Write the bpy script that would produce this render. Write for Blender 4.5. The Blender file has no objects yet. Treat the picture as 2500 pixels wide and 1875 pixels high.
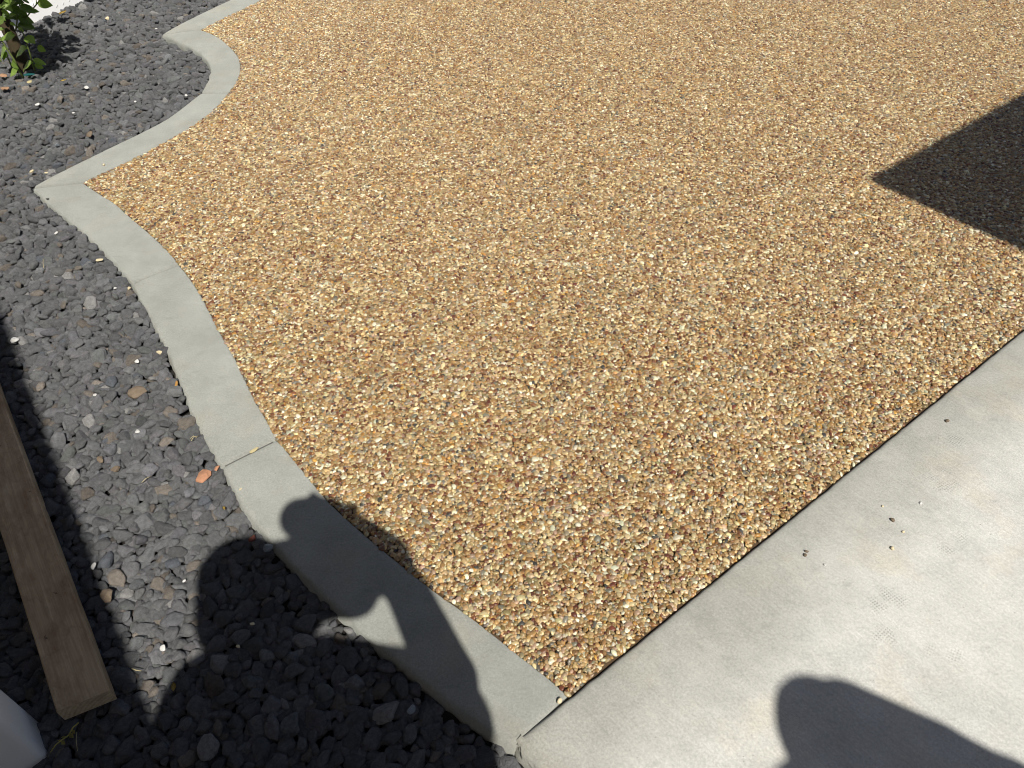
import bpy, bmesh, math, random
import numpy as np
from mathutils import Vector, Matrix, Quaternion, noise
from mathutils.geometry import tessellate_polygon

random.seed(11)
rng = np.random.default_rng(11)
R = math.radians
scene = bpy.context.scene
col = scene.collection

# ------------------------------------------------------------------ camera
CAM_H, PITCH, ROLL, FPX = 1.45, R(45), R(2), 1878.0
FW = Vector((0, math.cos(PITCH), -math.sin(PITCH)))
DN = Vector((0, -math.sin(PITCH), -math.cos(PITCH)))
RT = Vector((1, 0, 0))
cR, sR = math.cos(ROLL), math.sin(ROLL)
cam_d = bpy.data.cameras.new('camera')
cam = bpy.data.objects.new('camera', cam_d)
col.objects.link(cam)
cx = cR * RT + sR * DN
cy = sR * RT - cR * DN
cz = -FW
cam.matrix_world = Matrix(((cx.x, cy.x, cz.x, 0), (cx.y, cy.y, cz.y, 0), (cx.z, cy.z, cz.z, CAM_H), (0, 0, 0, 1)))
cam_d.sensor_fit = 'HORIZONTAL'
cam_d.sensor_width = 36.0
cam_d.lens = 36.0 * FPX / 2500.0
cam_d.clip_start = 0.02
cam_d.clip_end = 2000
scene.camera = cam
CAM = Vector((0, 0, CAM_H))

# ------------------------------------------------------------------ light
SUN_AZ, SUN_EL = R(115), R(51)          # heading of the light across the ground, height of the sun
S = Vector((-math.cos(SUN_AZ) * math.cos(SUN_EL), -math.sin(SUN_AZ) * math.cos(SUN_EL), math.sin(SUN_EL)))
world = bpy.data.worlds.new('World')
scene.world = world
world.use_nodes = True
nt = world.node_tree
bg = nt.nodes['Background']
sky = nt.nodes.new('ShaderNodeTexSky')
sky.sky_type = 'NISHITA'
sky.sun_disc = False
sky.sun_elevation = SUN_EL
sky.sun_rotation = math.atan2(S.x, S.y)
sky.air_density = 0.8
sky.dust_density = 1.3
sky.ozone_density = 0.9
nt.links.new(sky.outputs[0], bg.inputs[0])
bg.inputs[1].default_value = 0.055
sd = bpy.data.lights.new('sun', 'SUN')
sd.energy = 5.0
sd.angle = R(0.53)
sd.color = (1.0, 0.95, 0.87)
sun = bpy.data.objects.new('sun', sd)
col.objects.link(sun)
sun.location = (2, -4, 6)
sun.rotation_euler = (-S).to_track_quat('-Z', 'Y').to_euler()
vs = scene.view_settings
scene.display_settings.display_device = 'sRGB'
vs.view_transform = 'Standard'
vs.look = 'None'
vs.exposure = 0.22
vs.gamma = 1.0
vs.use_curve_mapping = False
scene.render.filter_size = 1.0
scene.cycles.filter_width = 1.0
scene.cycles.pixel_filter_type = 'BLACKMAN_HARRIS'

# ------------------------------------------------------------------ helpers
def ray(u, v):
    x, y = u - 1250.0, v - 937.5
    X, Y = cR * x - sR * y, sR * x + cR * y
    return X * RT + Y * DN + FPX * FW

def at(u, v, z=0.0):
    """the place at height z that the photograph shows at pixel (u, v)"""
    d = ray(u, v)
    return CAM + d * ((z - CAM_H) / d.z)

def at_y(u, v, y):
    d = ray(u, v)
    return CAM + d * (y / d.y)

def sh(u, v, z):
    """the place at height z whose shadow falls on pixel (u, v)"""
    return at(u, v) + S * (z / S.z)

def project(P):
    d = np.asarray(P, float) - np.array(CAM)
    w = d @ np.array(FW)
    X = FPX * (d @ np.array(RT)) / w
    Y = FPX * (d @ np.array(DN)) / w
    return cR * X + sR * Y + 1250, -sR * X + cR * Y + 937.5, w

E1 = Vector((math.cos(R(36)), math.sin(R(36)), 0))      # the house's two directions
E2 = Vector((math.cos(R(-54)), math.sin(R(-54)), 0))

def tag(o, label=None, cat=None, group=None, kind=None):
    if label: o['label'] = label
    if cat: o['category'] = cat
    if group: o['group'] = group
    if kind: o['kind'] = kind
    return o

def link(name, me, parent=None):
    o = bpy.data.objects.new(name, me)
    col.objects.link(o)
    if parent: o.parent = parent
    return o

def empty(name, loc=(0, 0, 0)):
    o = bpy.data.objects.new(name, None)
    o.empty_display_size = 0.05
    col.objects.link(o)
    o.location = loc
    return o

def from_bm(name, bm, mat, smooth=True):
    me = bpy.data.meshes.new(name)
    bm.normal_update()
    bm.to_mesh(me)
    bm.free()
    if mat: me.materials.append(mat)
    me.polygons.foreach_set('use_smooth', [smooth] * len(me.polygons))
    return me

def from_data(name, V, F, mat, smooth=True):
    me = bpy.data.meshes.new(name)
    me.from_pydata([tuple(v) for v in V], [], F)
    me.update()
    if mat: me.materials.append(mat)
    me.polygons.foreach_set('use_smooth', [smooth] * len(me.polygons))
    return me

class NT:
    """short-hand for building a material's nodes"""
    def __init__(self, name):
        self.m = bpy.data.materials.new(name)
        self.m.use_nodes = True
        self.t = self.m.node_tree
        self.b = self.t.nodes['Principled BSDF']
        self.co = self.t.nodes.new('ShaderNodeTexCoord').outputs['Object']
    def n(self, typ, **kw):
        nd = self.t.nodes.new(typ)
        for k, v in kw.items(): setattr(nd, k, v)
        return nd
    def put(self, sock, v):
        if isinstance(v, bpy.types.NodeSocket): self.t.links.new(v, sock)
        else: sock.default_value = v
    def mapping(self, scale=(1, 1, 1), rot=(0, 0, 0), loc=(0, 0, 0), co=None):
        m = self.n('ShaderNodeMapping')
        self.put(m.inputs[0], co or self.co)
        m.inputs['Scale'].default_value = scale
        m.inputs['Rotation'].default_value = rot
        m.inputs['Location'].default_value = loc
        return m.outputs[0]
    def noise(self, scale, detail=4, rough=0.55, co=None, dist=0.0):
        t = self.n('ShaderNodeTexNoise')
        self.put(t.inputs['Vector'], co or self.co)
        t.inputs['Scale'].default_value = scale
        t.inputs['Detail'].default_value = detail
        t.inputs['Roughness'].default_value = rough
        t.inputs['Distortion'].default_value = dist
        return t.outputs['Fac']
    def voronoi(self, scale, co=None, feature='F1'):
        t = self.n('ShaderNodeTexVoronoi')
        t.feature = feature
        self.put(t.inputs['Vector'], co or self.co)
        t.inputs['Scale'].default_value = scale
        return t
    def ramp(self, fac, stops):
        r = self.n('ShaderNodeValToRGB')
        self.put(r.inputs[0], fac)
        els = r.color_ramp.elements
        while len(els) < len(stops): els.new(0.5)
        for e, (p, c) in zip(els, stops):
            e.position = p
            e.color = (c, c, c, 1) if isinstance(c, (int, float)) else (*c, 1)
        return r.outputs[0]
    def math(self, op, a, b=0.0, clamp=False):
        m = self.n('ShaderNodeMath', operation=op, use_clamp=clamp)
        self.put(m.inputs[0], a); self.put(m.inputs[1], b)
        return m.outputs[0]
    def mix(self, fac, a, b, mode='MIX'):
        m = self.n('ShaderNodeMix', data_type='RGBA', blend_type=mode)
        self.put(m.inputs[0], fac)
        for s, v in ((m.inputs[6], a), (m.inputs[7], b)):
            self.put(s, (*v, 1) if isinstance(v, tuple) and len(v) == 3 else v)
        return m.outputs[2]
    def bump(self, h, strength=0.3, dist=0.01, normal=None):
        b = self.n('ShaderNodeBump')
        self.put(b.inputs['Height'], h)
        b.inputs['Strength'].default_value = strength
        b.inputs['Distance'].default_value = dist
        if normal is not None: self.put(b.inputs['Normal'], normal)
        return b.outputs[0]
    def done(self, color=None, rough=None, normal=None, spec=None):
        if color is not None: self.put(self.b.inputs['Base Color'], (*color, 1) if isinstance(color, tuple) else color)
        if rough is not None: self.put(self.b.inputs['Roughness'], rough)
        if normal is not None: self.put(self.b.inputs['Normal'], normal)
        if spec is not None: self.put(self.b.inputs['Specular IOR Level'], spec)
        return self.m

def plain(name, color, rough=0.7, var=0.15, scale=30, bump=0.0, spec=0.3):
    t = NT(name)
    f = t.noise(scale, 4)
    c = t.mix(f, tuple(x * (1 - var) for x in color), tuple(min(1, x * (1 + var)) for x in color))
    nm = t.bump(t.noise(scale * 6, 5), bump, 0.002) if bump else None
    return t.done(c, rough, nm, spec)

# ------------------------------------------------------------------ materials
def concrete(name, base, streak_along=None, edge=None, prints=()):
    t = NT(name)
    big = t.noise(2.3, 5, 0.6)
    mid = t.noise(11, 6, 0.65)
    fine = t.noise(210, 6, 0.75)
    grain = t.noise(620, 3, 0.7)
    dk = tuple(x * 0.92 for x in base)
    lt = tuple(min(0.9, x * 1.07) for x in base)
    c = t.mix(t.ramp(big, [(0.32, 0.0), (0.68, 1.0)]), dk, lt)
    warm = t.ramp(t.noise(5.0, 4, 0.6, co=t.mapping(loc=(3, 7, 1))), [(0.52, 0.0), (0.72, 0.55)])
    c = t.mix(warm, c, (base[0] * 1.06, base[1] * 0.98, base[2] * 0.86))
    cool = t.ramp(t.noise(4.0, 4, 0.6, co=t.mapping(loc=(9, 2, 5))), [(0.55, 0.0), (0.75, 0.4)])
    c = t.mix(cool, c, (base[0] * 0.95, base[1] * 0.97, base[2] * 1.01))
    c = t.mix(1.0, c, t.ramp(mid, [(0.30, 0.89), (0.70, 1.09)]), 'MULTIPLY')
    c = t.mix(1.0, c, t.ramp(fine, [(0.30, 0.79), (0.70, 1.18)]), 'MULTIPLY')
    c = t.mix(1.0, c, t.ramp(grain, [(0.3, 0.82), (0.7, 1.18)]), 'MULTIPLY')
    h = t.math('ADD', t.math('MULTIPLY', fine, 0.6), t.math('MULTIPLY', grain, 0.4))
    if streak_along is not None:
        st = t.noise(1.0, 5, 0.7, co=t.mapping(scale=(11, 170, 20), co=t.mapping(rot=(0, 0, -streak_along))))
        c = t.mix(1.0, c, t.ramp(st, [(0.32, 0.93), (0.68, 1.06)]), 'MULTIPLY')
        h = t.math('ADD', h, t.math('MULTIPLY', st, 1.2))
    # darker smudges and little pits
    sm = t.ramp(t.noise(17, 6, 0.75, co=t.mapping(scale=(1, 2.6, 1), rot=(0, 0, 0.5), loc=(1, 4, 0))), [(0.57, 0.0), (0.74, 0.42)])
    c = t.mix(sm, c, tuple(x * 0.45 for x in base))
    pv = t.voronoi(85)
    pit = t.ramp(pv.outputs['Distance'], [(0.05, 1.0), (0.11, 0.0)])
    pit = t.math('MULTIPLY', pit, t.ramp(t.noise(14, 3), [(0.55, 0.0), (0.62, 0.9)]))
    c = t.mix(pit, c, tuple(x * 0.35 for x in base))
    h = t.math('SUBTRACT', h, t.math('MULTIPLY', pit, 1.5))
    if edge is not None:
        # the edger's smooth, greyer band along the two poured edges
        (p0, n0, w0) = edge
        vm = t.n('ShaderNodeVectorMath', operation='SUBTRACT'); t.put(vm.inputs[0], t.co); vm.inputs[1].default_value = p0
        dt = t.n('ShaderNodeVectorMath', operation='DOT_PRODUCT'); t.put(dt.inputs[0], vm.outputs[0]); dt.inputs[1].default_value = n0
        wob = t.math('ADD', dt.outputs['Value'], t.math('MULTIPLY', t.math('SUBTRACT', t.noise(5, 5, 0.65), 0.5), 0.16))
        band = t.ramp(t.math('DIVIDE', wob, w0), [(0.0, 1.0), (0.28, 0.8), (0.8, 0.0)])
        c = t.mix(t.math('MULTIPLY', band, 0.95), c, t.mix(1.0, c, (0.60, 0.60, 0.57), 'MULTIPLY'))
    for (px, py, rx, ry, ang, k) in prints:
        # a dusty shoe print: a grid of little tread marks inside an oval
        m = t.mapping(loc=(-px, -py, 0))
        m2 = t.n('ShaderNodeMapping', vector_type='TEXTURE'); t.put(m2.inputs[0], m)
        m2.inputs['Rotation'].default_value = (0, 0, ang); m2.inputs['Scale'].default_value = (rx, ry, 1)
        ln = t.n('ShaderNodeVectorMath', operation='LENGTH')
        mz = t.n('ShaderNodeVectorMath', operation='MULTIPLY'); t.put(mz.inputs[0], m2.outputs[0]); mz.inputs[1].default_value = (1, 1, 0)
        t.put(ln.inputs[0], mz.outputs[0])
        ov = t.ramp(ln.outputs['Value'], [(0.55, 1.0), (1.0, 0.0)])
        w1 = t.n('ShaderNodeTexWave', wave_type='BANDS', bands_direction='X'); w1.inputs['Scale'].default_value = 58; w1.inputs['Distortion'].default_value = 2.2
        w2 = t.n('ShaderNodeTexWave', wave_type='BANDS', bands_direction='Y'); w2.inputs['Scale'].default_value = 50; w2.inputs['Distortion'].default_value = 2.2
        mr = t.mapping(rot=(0, 0, 0.6 + ang))
        t.put(w1.inputs[0], mr); t.put(w2.inputs[0], mr)
        dots = t.ramp(t.math('MULTIPLY', w1.outputs['Fac'], w2.outputs['Fac']), [(0.30, 0.0), (0.55, 1.0)])
        patch = t.ramp(t.noise(26, 3, 0.6, co=t.mapping(loc=(px * 7, 1, 0))), [(0.42, 0.0), (0.6, 1.0)])
        f = t.math('MULTIPLY', t.math('MULTIPLY', ov, dots), t.math('MULTIPLY', patch, k * 1.1))
        c = t.mix(f, c, tuple(x * 0.38 for x in base))
    m = t.done(c, 0.86, t.bump(h, 0.35, 0.0016), 0.25)
    t.b.inputs['Diffuse Roughness'].default_value = 0.5
    return m

def inst_color(t):
    a = t.n('ShaderNodeAttribute', attribute_type='INSTANCER', attribute_name='tint')
    return a.outputs['Color']

def make_lava():
    # object space is the stone's own: one unit is half its length
    t = NT('black_lava_rock')
    c = inst_color(t)
    v = t.noise(2.6, 7, 0.72)
    c = t.mix(1.0, c, t.ramp(v, [(0.25, 0.60), (0.75, 1.42)]), 'MULTIPLY')
    rust = t.ramp(t.noise(1.3, 4, 0.6, co=t.mapping(loc=(5, 3, 2))), [(0.58, 0.0), (0.80, 0.40)])
    c = t.mix(rust, c, (0.115, 0.088, 0.066))
    hole = t.voronoi(7.5)
    pore = t.ramp(hole.outputs['Distance'], [(0.10, 1.0), (0.28, 0.0)])
    pore = t.math('MULTIPLY', pore, t.ramp(t.noise(1.1, 2, co=t.mapping(loc=(1, 8, 3))), [(0.42, 0.0), (0.60, 0.75)]))
    c = t.mix(pore, c, (0.030, 0.030, 0.032))
    pale = t.ramp(t.noise(11, 4, 0.75), [(0.60, 0.0), (0.74, 0.42)])
    c = t.mix(pale, c, (0.26, 0.26, 0.26))
    h = t.math('ADD', t.math('MULTIPLY', t.noise(4.0, 6, 0.75), 1.0), t.math('MULTIPLY', hole.outputs['Distance'], 0.45))
    m = t.done(c, 0.9, t.bump(h, 0.8, 0.0060), 0.15)
    t.b.inputs['Diffuse Roughness'].default_value = 1.0
    return m

def make_pebble():
    t = NT('polished_pea_pebble')
    c = inst_color(t)
    v = t.noise(1.6, 5, 0.65, dist=0.4)
    c = t.mix(1.0, c, t.ramp(v, [(0.28, 0.72), (0.72, 1.22)]), 'MULTIPLY')
    m = t.done(c, 0.42, t.bump(t.noise(3.2, 3), 0.25, 0.0010), 0.45)
    t.b.inputs['Coat Weight'].default_value = 0.35
    t.b.inputs['Coat Roughness'].default_value = 0.12
    return m

M_LAVA = make_lava()
M_PEB = make_pebble()
M_KERB = concrete('kerb_concrete', (0.276, 0.284, 0.260))
M_RESIN = plain('resin_under_pebbles', (0.085, 0.055, 0.030), 0.6, 0.4, 90, 0.3)
M_SOIL = plain('dark_soil', (0.022, 0.020, 0.018), 0.95, 0.4, 40, 0.6)
M_EARTH = plain('bare_earth', (0.16, 0.12, 0.085), 0.95, 0.3, 3, 0.5)
M_VINYL = plain('white_vinyl', (0.80, 0.80, 0.80), 0.35, 0.02, 6, 0.0, 0.5)
M_SLOT = plain('drain_slot_shade', (0.42, 0.42, 0.42), 0.7)
M_WHITEBIT = plain('white_stone_chip', (0.56, 0.555, 0.53), 0.6, 0.2, 2.2, 0.2)
M_CREAM = plain('cream_stone_chip', (0.60, 0.52, 0.34), 0.6, 0.18, 2.2, 0.2)
M_TAN = plain('tan_stone', (0.165, 0.128, 0.092), 0.85, 0.4, 2.0, 0.3)
M_GREYBIT = plain('grey_granite', (0.17, 0.19, 0.21), 0.7, 0.5, 5, 0.3)
M_DARKBIT = plain('dark_grey_pebble', (0.09, 0.09, 0.085), 0.6, 0.2, 2.2, 0.2)
M_BRICK = plain('broken_brick', (0.42, 0.215, 0.125), 0.9, 0.3, 2.5, 0.5)
M_PEEL = plain('peeled_bark', (0.32, 0.19, 0.115), 0.9, 0.3, 2.5)
M_RUST = plain('red_brown_stone', (0.14, 0.045, 0.03), 0.7, 0.3, 2.5, 0.3)
M_CHIP = plain('orange_wood_chip', (0.46, 0.24, 0.07), 0.8, 0.3, 2.5, 0.3)
M_DRYLEAF = plain('dry_yellow_leaf', (0.50, 0.36, 0.10), 0.7, 0.25, 4)
M_STRAW = plain('dry_straw', (0.42, 0.36, 0.20), 0.8, 0.2, 80)
M_SPRIG = plain('withered_sprig', (0.34, 0.30, 0.09), 0.8, 0.4, 60)
M_TEAL = plain('teal_plastic', (0.008, 0.075, 0.080), 0.5, 0.1, 3)
M_BARKTREE = plain('tree_bark', (0.048, 0.036, 0.018), 0.9, 0.45, 25, 0.6)  # dark brown bark, darkened further to carry the crown's shade in its colour
M_STEM = plain('green_stem', (0.10, 0.13, 0.035), 0.6, 0.25, 40)

# ------------------------------------------------------------------ kerb lines (photograph -> ground)
def crop(pts, s, ox, oy): return [(ox + x / s, oy + y / s) for x, y in pts]
z2, z3 = 2.1405, 3.16
OUT_A = crop([(240, 1448)], z3, 0, 0) + crop([(370, 310), (520, 430), (640, 530), (750, 640), (860, 740), (940, 840), (1010, 917)], z3, 0, 400)
OUT_A2 = crop([(1010, 917), (1070, 1040)], z3, 0, 400) + crop([(1115, 0), (1210, 200), (1310, 400), (1400, 640), (1480, 830), (1590, 1060), (1700, 1226)], z3, 0, 750)
OUT_A3 = crop([(1700, 1226), (1800, 1430), (1910, 1600)], z3, 0, 750) + crop([(100, 430), (200, 560), (330, 690), (440, 785), (560, 905), (700, 1025), (850, 1145), (1000, 1270), (1200, 1420), (1390, 1545)], z2, 600, 1100)
IN_A = crop([(640, 140), (760, 220), (880, 290), (1000, 400), (1120, 500), (1230, 600), (1330, 700), (1378, 768)], z3, 0, 400)
IN_A2 = crop([(1378, 768), (1420, 820), (1490, 910), (1560, 1030)], z3, 0, 400) + crop([(1600, 0), (1700, 200), (1800, 360), (1890, 560), (1990, 760), (2080, 900), (2130, 1010)], z3, 0, 750)
IN_A3 = crop([(2130, 1010), (2212, 1100)], z3, 0, 750) + crop([(330, 140), (410, 240), (520, 345), (640, 450), (750, 540), (870, 635), (1000, 740), (1150, 840), (1300, 960), (1450, 1080), (1560, 1160), (1675, 1262)], z2, 600, 1100)
OUT_B = crop([(240, 1440), (400, 1352), (600, 1252), (800, 1155), (1000, 1060), (1150, 985), (1250, 935), (1350, 868), (1450, 790), (1548, 715)], z3, 0, 0)
OUT_B2 = crop([(1548, 715), (1600, 620), (1622, 540), (1600, 470), (1530, 400), (1430, 350), (1340, 305), (1240, 265)], z3, 0, 0)
OUT_C = crop([(1240, 265), (1380, 182), (1560, 94), (1750, 5), (2100, -155), (2600, -380)], z3, 0, 0)
IN_B = crop([(640, 1405), (800, 1325), (950, 1260), (1150, 1160), (1300, 1075), (1450, 990), (1600, 885), (1690, 800), (1762, 712)], z3, 0, 0)
IN_B2 = crop([(1762, 712), (1822, 640), (1858, 540), (1845, 440), (1790, 370), (1700, 290), (1620, 248), (1545, 225)], z3, 0, 0)
IN_C = crop([(1545, 225), (1680, 160), (1830, 86), (1990, 10), (2300, -140), (2800, -370)], z3, 0, 0)

def smooth_line(pix, n, passes=2):
    P = np.array([tuple(at(u, v))[:2] for u, v in pix])
    def resample(P, n):
        s = np.concatenate([[0], np.cumsum(np.linalg.norm(np.diff(P, axis=0), axis=1))])
        q = np.linspace(0, s[-1], n)
        return np.stack([np.interp(q, s, P[:, k]) for k in (0, 1)], 1)
    P = resample(P, n)
    k = max(3, n // 9) | 1
    for _ in range(passes):
        pad = k // 2
        # reflect through the end points so that they stay where they are
        A = np.concatenate([2 * P[0] - P[1:pad + 1][::-1], P, 2 * P[-1] - P[-pad - 1:-1][::-1]])
        w = np.hanning(k + 2)[1:-1]; w /= w.sum()
        P = np.stack([np.convolve(A[:, j], w, 'valid') for j in (0, 1)], 1)
    return resample(P, n)

SECT = [(OUT_A, IN_A, 60), (OUT_A2, IN_A2, 60), (OUT_A3, IN_A3, 100), (OUT_B, IN_B, 80), (OUT_B2, IN_B2, 70), (OUT_C, IN_C, 60)]
kerb_lines = [(smooth_line(o, n), smooth_line(i, n)) for o, i, n in SECT]
for ln_, d_ in ((kerb_lines[2][0], 0.003), (kerb_lines[2][1], 0.008)):
    t_ = ln_[-1] - ln_[-4]
    ln_[-1] += t_ / np.linalg.norm(t_) * d_

def kerb_section(k, o, i):
    n = len(o)
    # across the kerb: buried outer face, rounded arris, flat top, rounded arris, buried inner face
    prof = [(0.000, -0.12), (0.000, -0.055), (0.000, -0.03), (0.001, -0.012), (0.003, -0.005), (0.007, -0.0018), (0.014, -0.0004),
            (0.04, 0), (0.065, 0), (0.09, 0), (0.112, 0), (0.132, -0.0003), (0.142, -0.0012), (0.148, -0.0038), (0.1505, -0.009), (0.151, -0.10)]
    L = np.concatenate([[0], np.cumsum(np.linalg.norm(np.diff((o + i) / 2, axis=0), axis=1))])
    V = []
    m = len(prof)
    for a in range(n):
        e = min(L[a], L[-1] - L[a])
        for b, (w, z) in enumerate(prof):
            f = w / 0.151
            p = o[a] * (1 - f) + i[a] * f
            wob = noise.noise(Vector((p[0] * 9, p[1] * 9, k * 3.1))) * 0.0008 + noise.noise(Vector((p[0] * 42, p[1] * 42, z * 30 + k))) * 0.0006
            zz = z + wob * (1.0 if z > -0.02 else 0.2)
            if b <= 6:
                # the arris on the rock side is ragged and broken
                nrm = (o[a] - i[a]); nrm = nrm / np.linalg.norm(nrm)
                rg = noise.noise(Vector((p[0] * 26, p[1] * 26, z * 25))) * 0.0035 + noise.noise(Vector((p[0] * 90, p[1] * 90, z * 60))) * 0.0025
                if b < 3: rg += noise.noise(Vector((p[0] * 60, p[1] * 60, z * 80 + 4))) * 0.005 + 0.003
                p = p + nrm * rg * (1.0 if b < 5 else 0.35)
            V.append([p[0], p[1], zz])
    V = np.array(V).reshape(n, m, 3)
    # ease the two ends down into the tooled joints
    for a in range(n):
        e = min(L[a], L[-1] - L[a])
    def ease(idx_end, idx_next):
        end, nxt = V[idx_end].copy(), V[idx_next].copy()
        d = nxt - end
        ln = np.linalg.norm(d[:, :2], axis=1)[:, None]
        u = d / ln
        rows = []
        for off, dz in ((0.0018, -0.05), (0.0021, -0.012), (0.0042, -0.0055), (0.0085, -0.0014)):
            r = end + u * off
            jag = np.array([noise.noise(Vector((q[0] * 120, q[1] * 120, 2.0 + k))) for q in end]) * 0.0012
            r[:, 2] = np.where(end[:, 2] > -0.02, end[:, 2] + dz + jag, end[:, 2])
            rows.append(r)
        return rows
    a0 = ease(0, 1); a1 = ease(-1, -2)
    rows = a0 + [V[a] for a in range(1, n - 1)] + a1[::-1]
    W = np.concatenate(rows)
    nr = len(rows)
    F = [(a * m + b, a * m + b + 1, (a + 1) * m + b + 1, (a + 1) * m + b) for a in range(nr - 1) for b in range(m - 1)]
    F.append(tuple(range(m))[::-1]); F.append(tuple((nr - 1) * m + b for b in range(m)))
    me = from_data('kerb_section', W, F, M_KERB)
    bm = bmesh.new(); bm.from_mesh(me); bmesh.ops.recalc_face_normals(bm, faces=bm.faces); bm.to_mesh(me); bm.free()
    return me

kerb = tag(empty('kerb'), 'grey concrete edging kerb snaking between black lava rock and tan gravel', kind='structure')
for k, (o, i) in enumerate(kerb_lines):
    link('kerb_section', kerb_section(k, o, i), kerb)
# kerb footing seen down in the joints
bm = bmesh.new()
for o, i in kerb_lines:
    a = [bm.verts.new((*(o[q] * 0.93 + i[q] * 0.07), -0.009)) for q in range(len(o))]
    b = [bm.verts.new((*(o[q] * 0.07 + i[q] * 0.93), -0.009)) for q in range(len(o))]
    for q in range(len(o) - 1): bm.faces.new((a[q], a[q + 1], b[q + 1], b[q]))
bmesh.ops.recalc_face_normals(bm, faces=bm.faces)
link('footing', from_bm('footing', bm, plain('footing_concrete', (0.12, 0.12, 0.11), 0.95, 0.3, 60, 0.4)), kerb)

# ------------------------------------------------------------------ concrete slab
ZS = 0.004
cA, cB = at(1262, 1806, ZS), at(2500, 804, ZS)
edge_dir = (cB - cA).normalized()
in_dir = Vector((edge_dir.y, -edge_dir.x, 0))
slab_c = cA - edge_dir * 0.004
slab_c.z = 0
slab_c -= in_dir * 0.003
def pp(u, v):
    p = at(u, v, ZS); return (p.x, p.y)
def print_px(u, v, rx, ry, ang, k): return (*pp(u, v), rx, ry, ang, k)
PRINTS = [print_px(2168, 1474, .055, .040, 0.5, 0.75), print_px(2157, 1550, .030, .030, 0.3, 0.7), print_px(2270, 1588, .020, .018, 0, 0.7), print_px(2330, 1600, .022, .022, 0, 0.6),
          print_px(2305, 1170, .055, .04, 0.4, 0.65), print_px(2340, 1075, .04, .03, 0.3, 0.6), print_px(2325, 1328, .055, .022, 0.5, 0.7)]
M_SLAB = concrete('slab_concrete', (0.53, 0.532, 0.50), streak_along=R(-50), edge=(tuple(slab_c), tuple(in_dir), 0.30), prints=PRINTS)

def build_slab():
    L1, L2 = 4.2, 3.2
    xs = sorted(set(list(np.linspace(0, 2.3, 231)) + list(np.linspace(2.3, L1, 12))))
    offs = [(0.0, -0.11), (0.0, -0.07), (0.0, -0.04), (0.0, -0.022), (0.0016, -0.012), (0.0045, -0.006), (0.009, -0.0022), (0.016, -0.0004)] + \
           [(w, 0) for w in (0.03, 0.06, 0.1, 0.16, 0.24, 0.35, 0.5, 0.7, 1.0, 1.5, 2.2, L2)]
    V = []
    for x in xs:
        # the poured corner is rough on the rock side
        for (w, z) in offs:
            e = x
            zz = z
            if e < 0.02: zz = min(z, -(0.020 - e) * 0.55 if e > 0.0 else -0.02) if z > -0.021 else z
            p = slab_c + edge_dir * x + in_dir * w
            g = noise.noise(Vector((p.x * 30, p.y * 30, z * 30))) * 0.0012 + noise.noise(Vector((p.x * 6, p.y * 6, 0))) * 0.0010
            p = p + Vector((0, 0, ZS + zz + g * (1 if z > -0.02 else 0)))
            p += -in_dir * (noise.noise(Vector((p.x * 45, p.y * 45, z * 50 + 7))) * 0.0015 if w < 0.01 else 0)
            if x < 0.03:
                p -= edge_dir * (noise.noise(Vector((p.x * 38, p.y * 38, zz * 60))) * 0.011 + noise.noise(Vector((p.x * 110, p.y * 110, zz * 90))) * 0.005) * (1 - x / 0.03)
            V.append(p)
    m = len(offs)
    n = len(xs)
    # left face of the slab, going down into the rock, rough and broken
    F = [(a * m + b, (a + 1) * m + b, (a + 1) * m + b + 1, a * m + b + 1) for a in range(n - 1) for b in range(m - 1)]
    nb = len(V)
    ws = list(np.linspace(0, 1.2, 90))
    base = []
    lev = [-0.018, -0.035, -0.055, -0.08, -0.12]
    first = [b for b in range(m) if offs[b][1] >= -0.0005 or b >= 3]
    ring = []
    for w in ws:
        row = []
        for zz in lev:
            p = slab_c + in_dir * (w + 0.001)
            out = noise.noise(Vector((w * 22, zz * 30, 3))) * 0.016 + noise.noise(Vector((w * 70, zz * 80, 5))) * 0.007 - 0.002
            p = p - edge_dir * out + Vector((0, 0, ZS + zz + noise.noise(Vector((w * 40, zz * 20, 9))) * 0.004))
            row.append(p)
        ring.append(row)
    top = []
    for w in ws:
        p = slab_c + in_dir * (w + 0.001)
        out = noise.noise(Vector((w * 30, 1, 3))) * 0.006 - 0.004
        top.append(p - edge_dir * out + Vector((0, 0, ZS - 0.0065)))
    for w_i, w in enumerate(ws):
        V.append(slab_c + in_dir * (w + 0.001) + edge_dir * 0.016 + Vector((0, 0, ZS - 0.0006)))
        V.append(top[w_i])
        V += ring[w_i]
    q = 2 + len(lev)
    for a in range(len(ws) - 1):
        for b in range(q - 1):
            F.append((nb + a * q + b, nb + a * q + b + 1, nb + (a + 1) * q + b + 1, nb + (a + 1) * q + b))
    me = from_data('concrete_slab', V, F, M_SLAB)
    bm = bmesh.new(); bm.from_mesh(me); bmesh.ops.recalc_face_normals(bm, faces=bm.faces)
    bm.faces.ensure_lookup_table()
    up = sum(1 for f in bm.faces if f.normal.z > 0.5); dnn = sum(1 for f in bm.faces if f.normal.z < -0.5)
    if dnn > up: bmesh.ops.reverse_faces(bm, faces=bm.faces)
    bm.to_mesh(me); bm.free()
    return me
slab = tag(link('concrete_slab', build_slab()), 'pale broom finished concrete slab beside the tan gravel', kind='structure')

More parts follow.
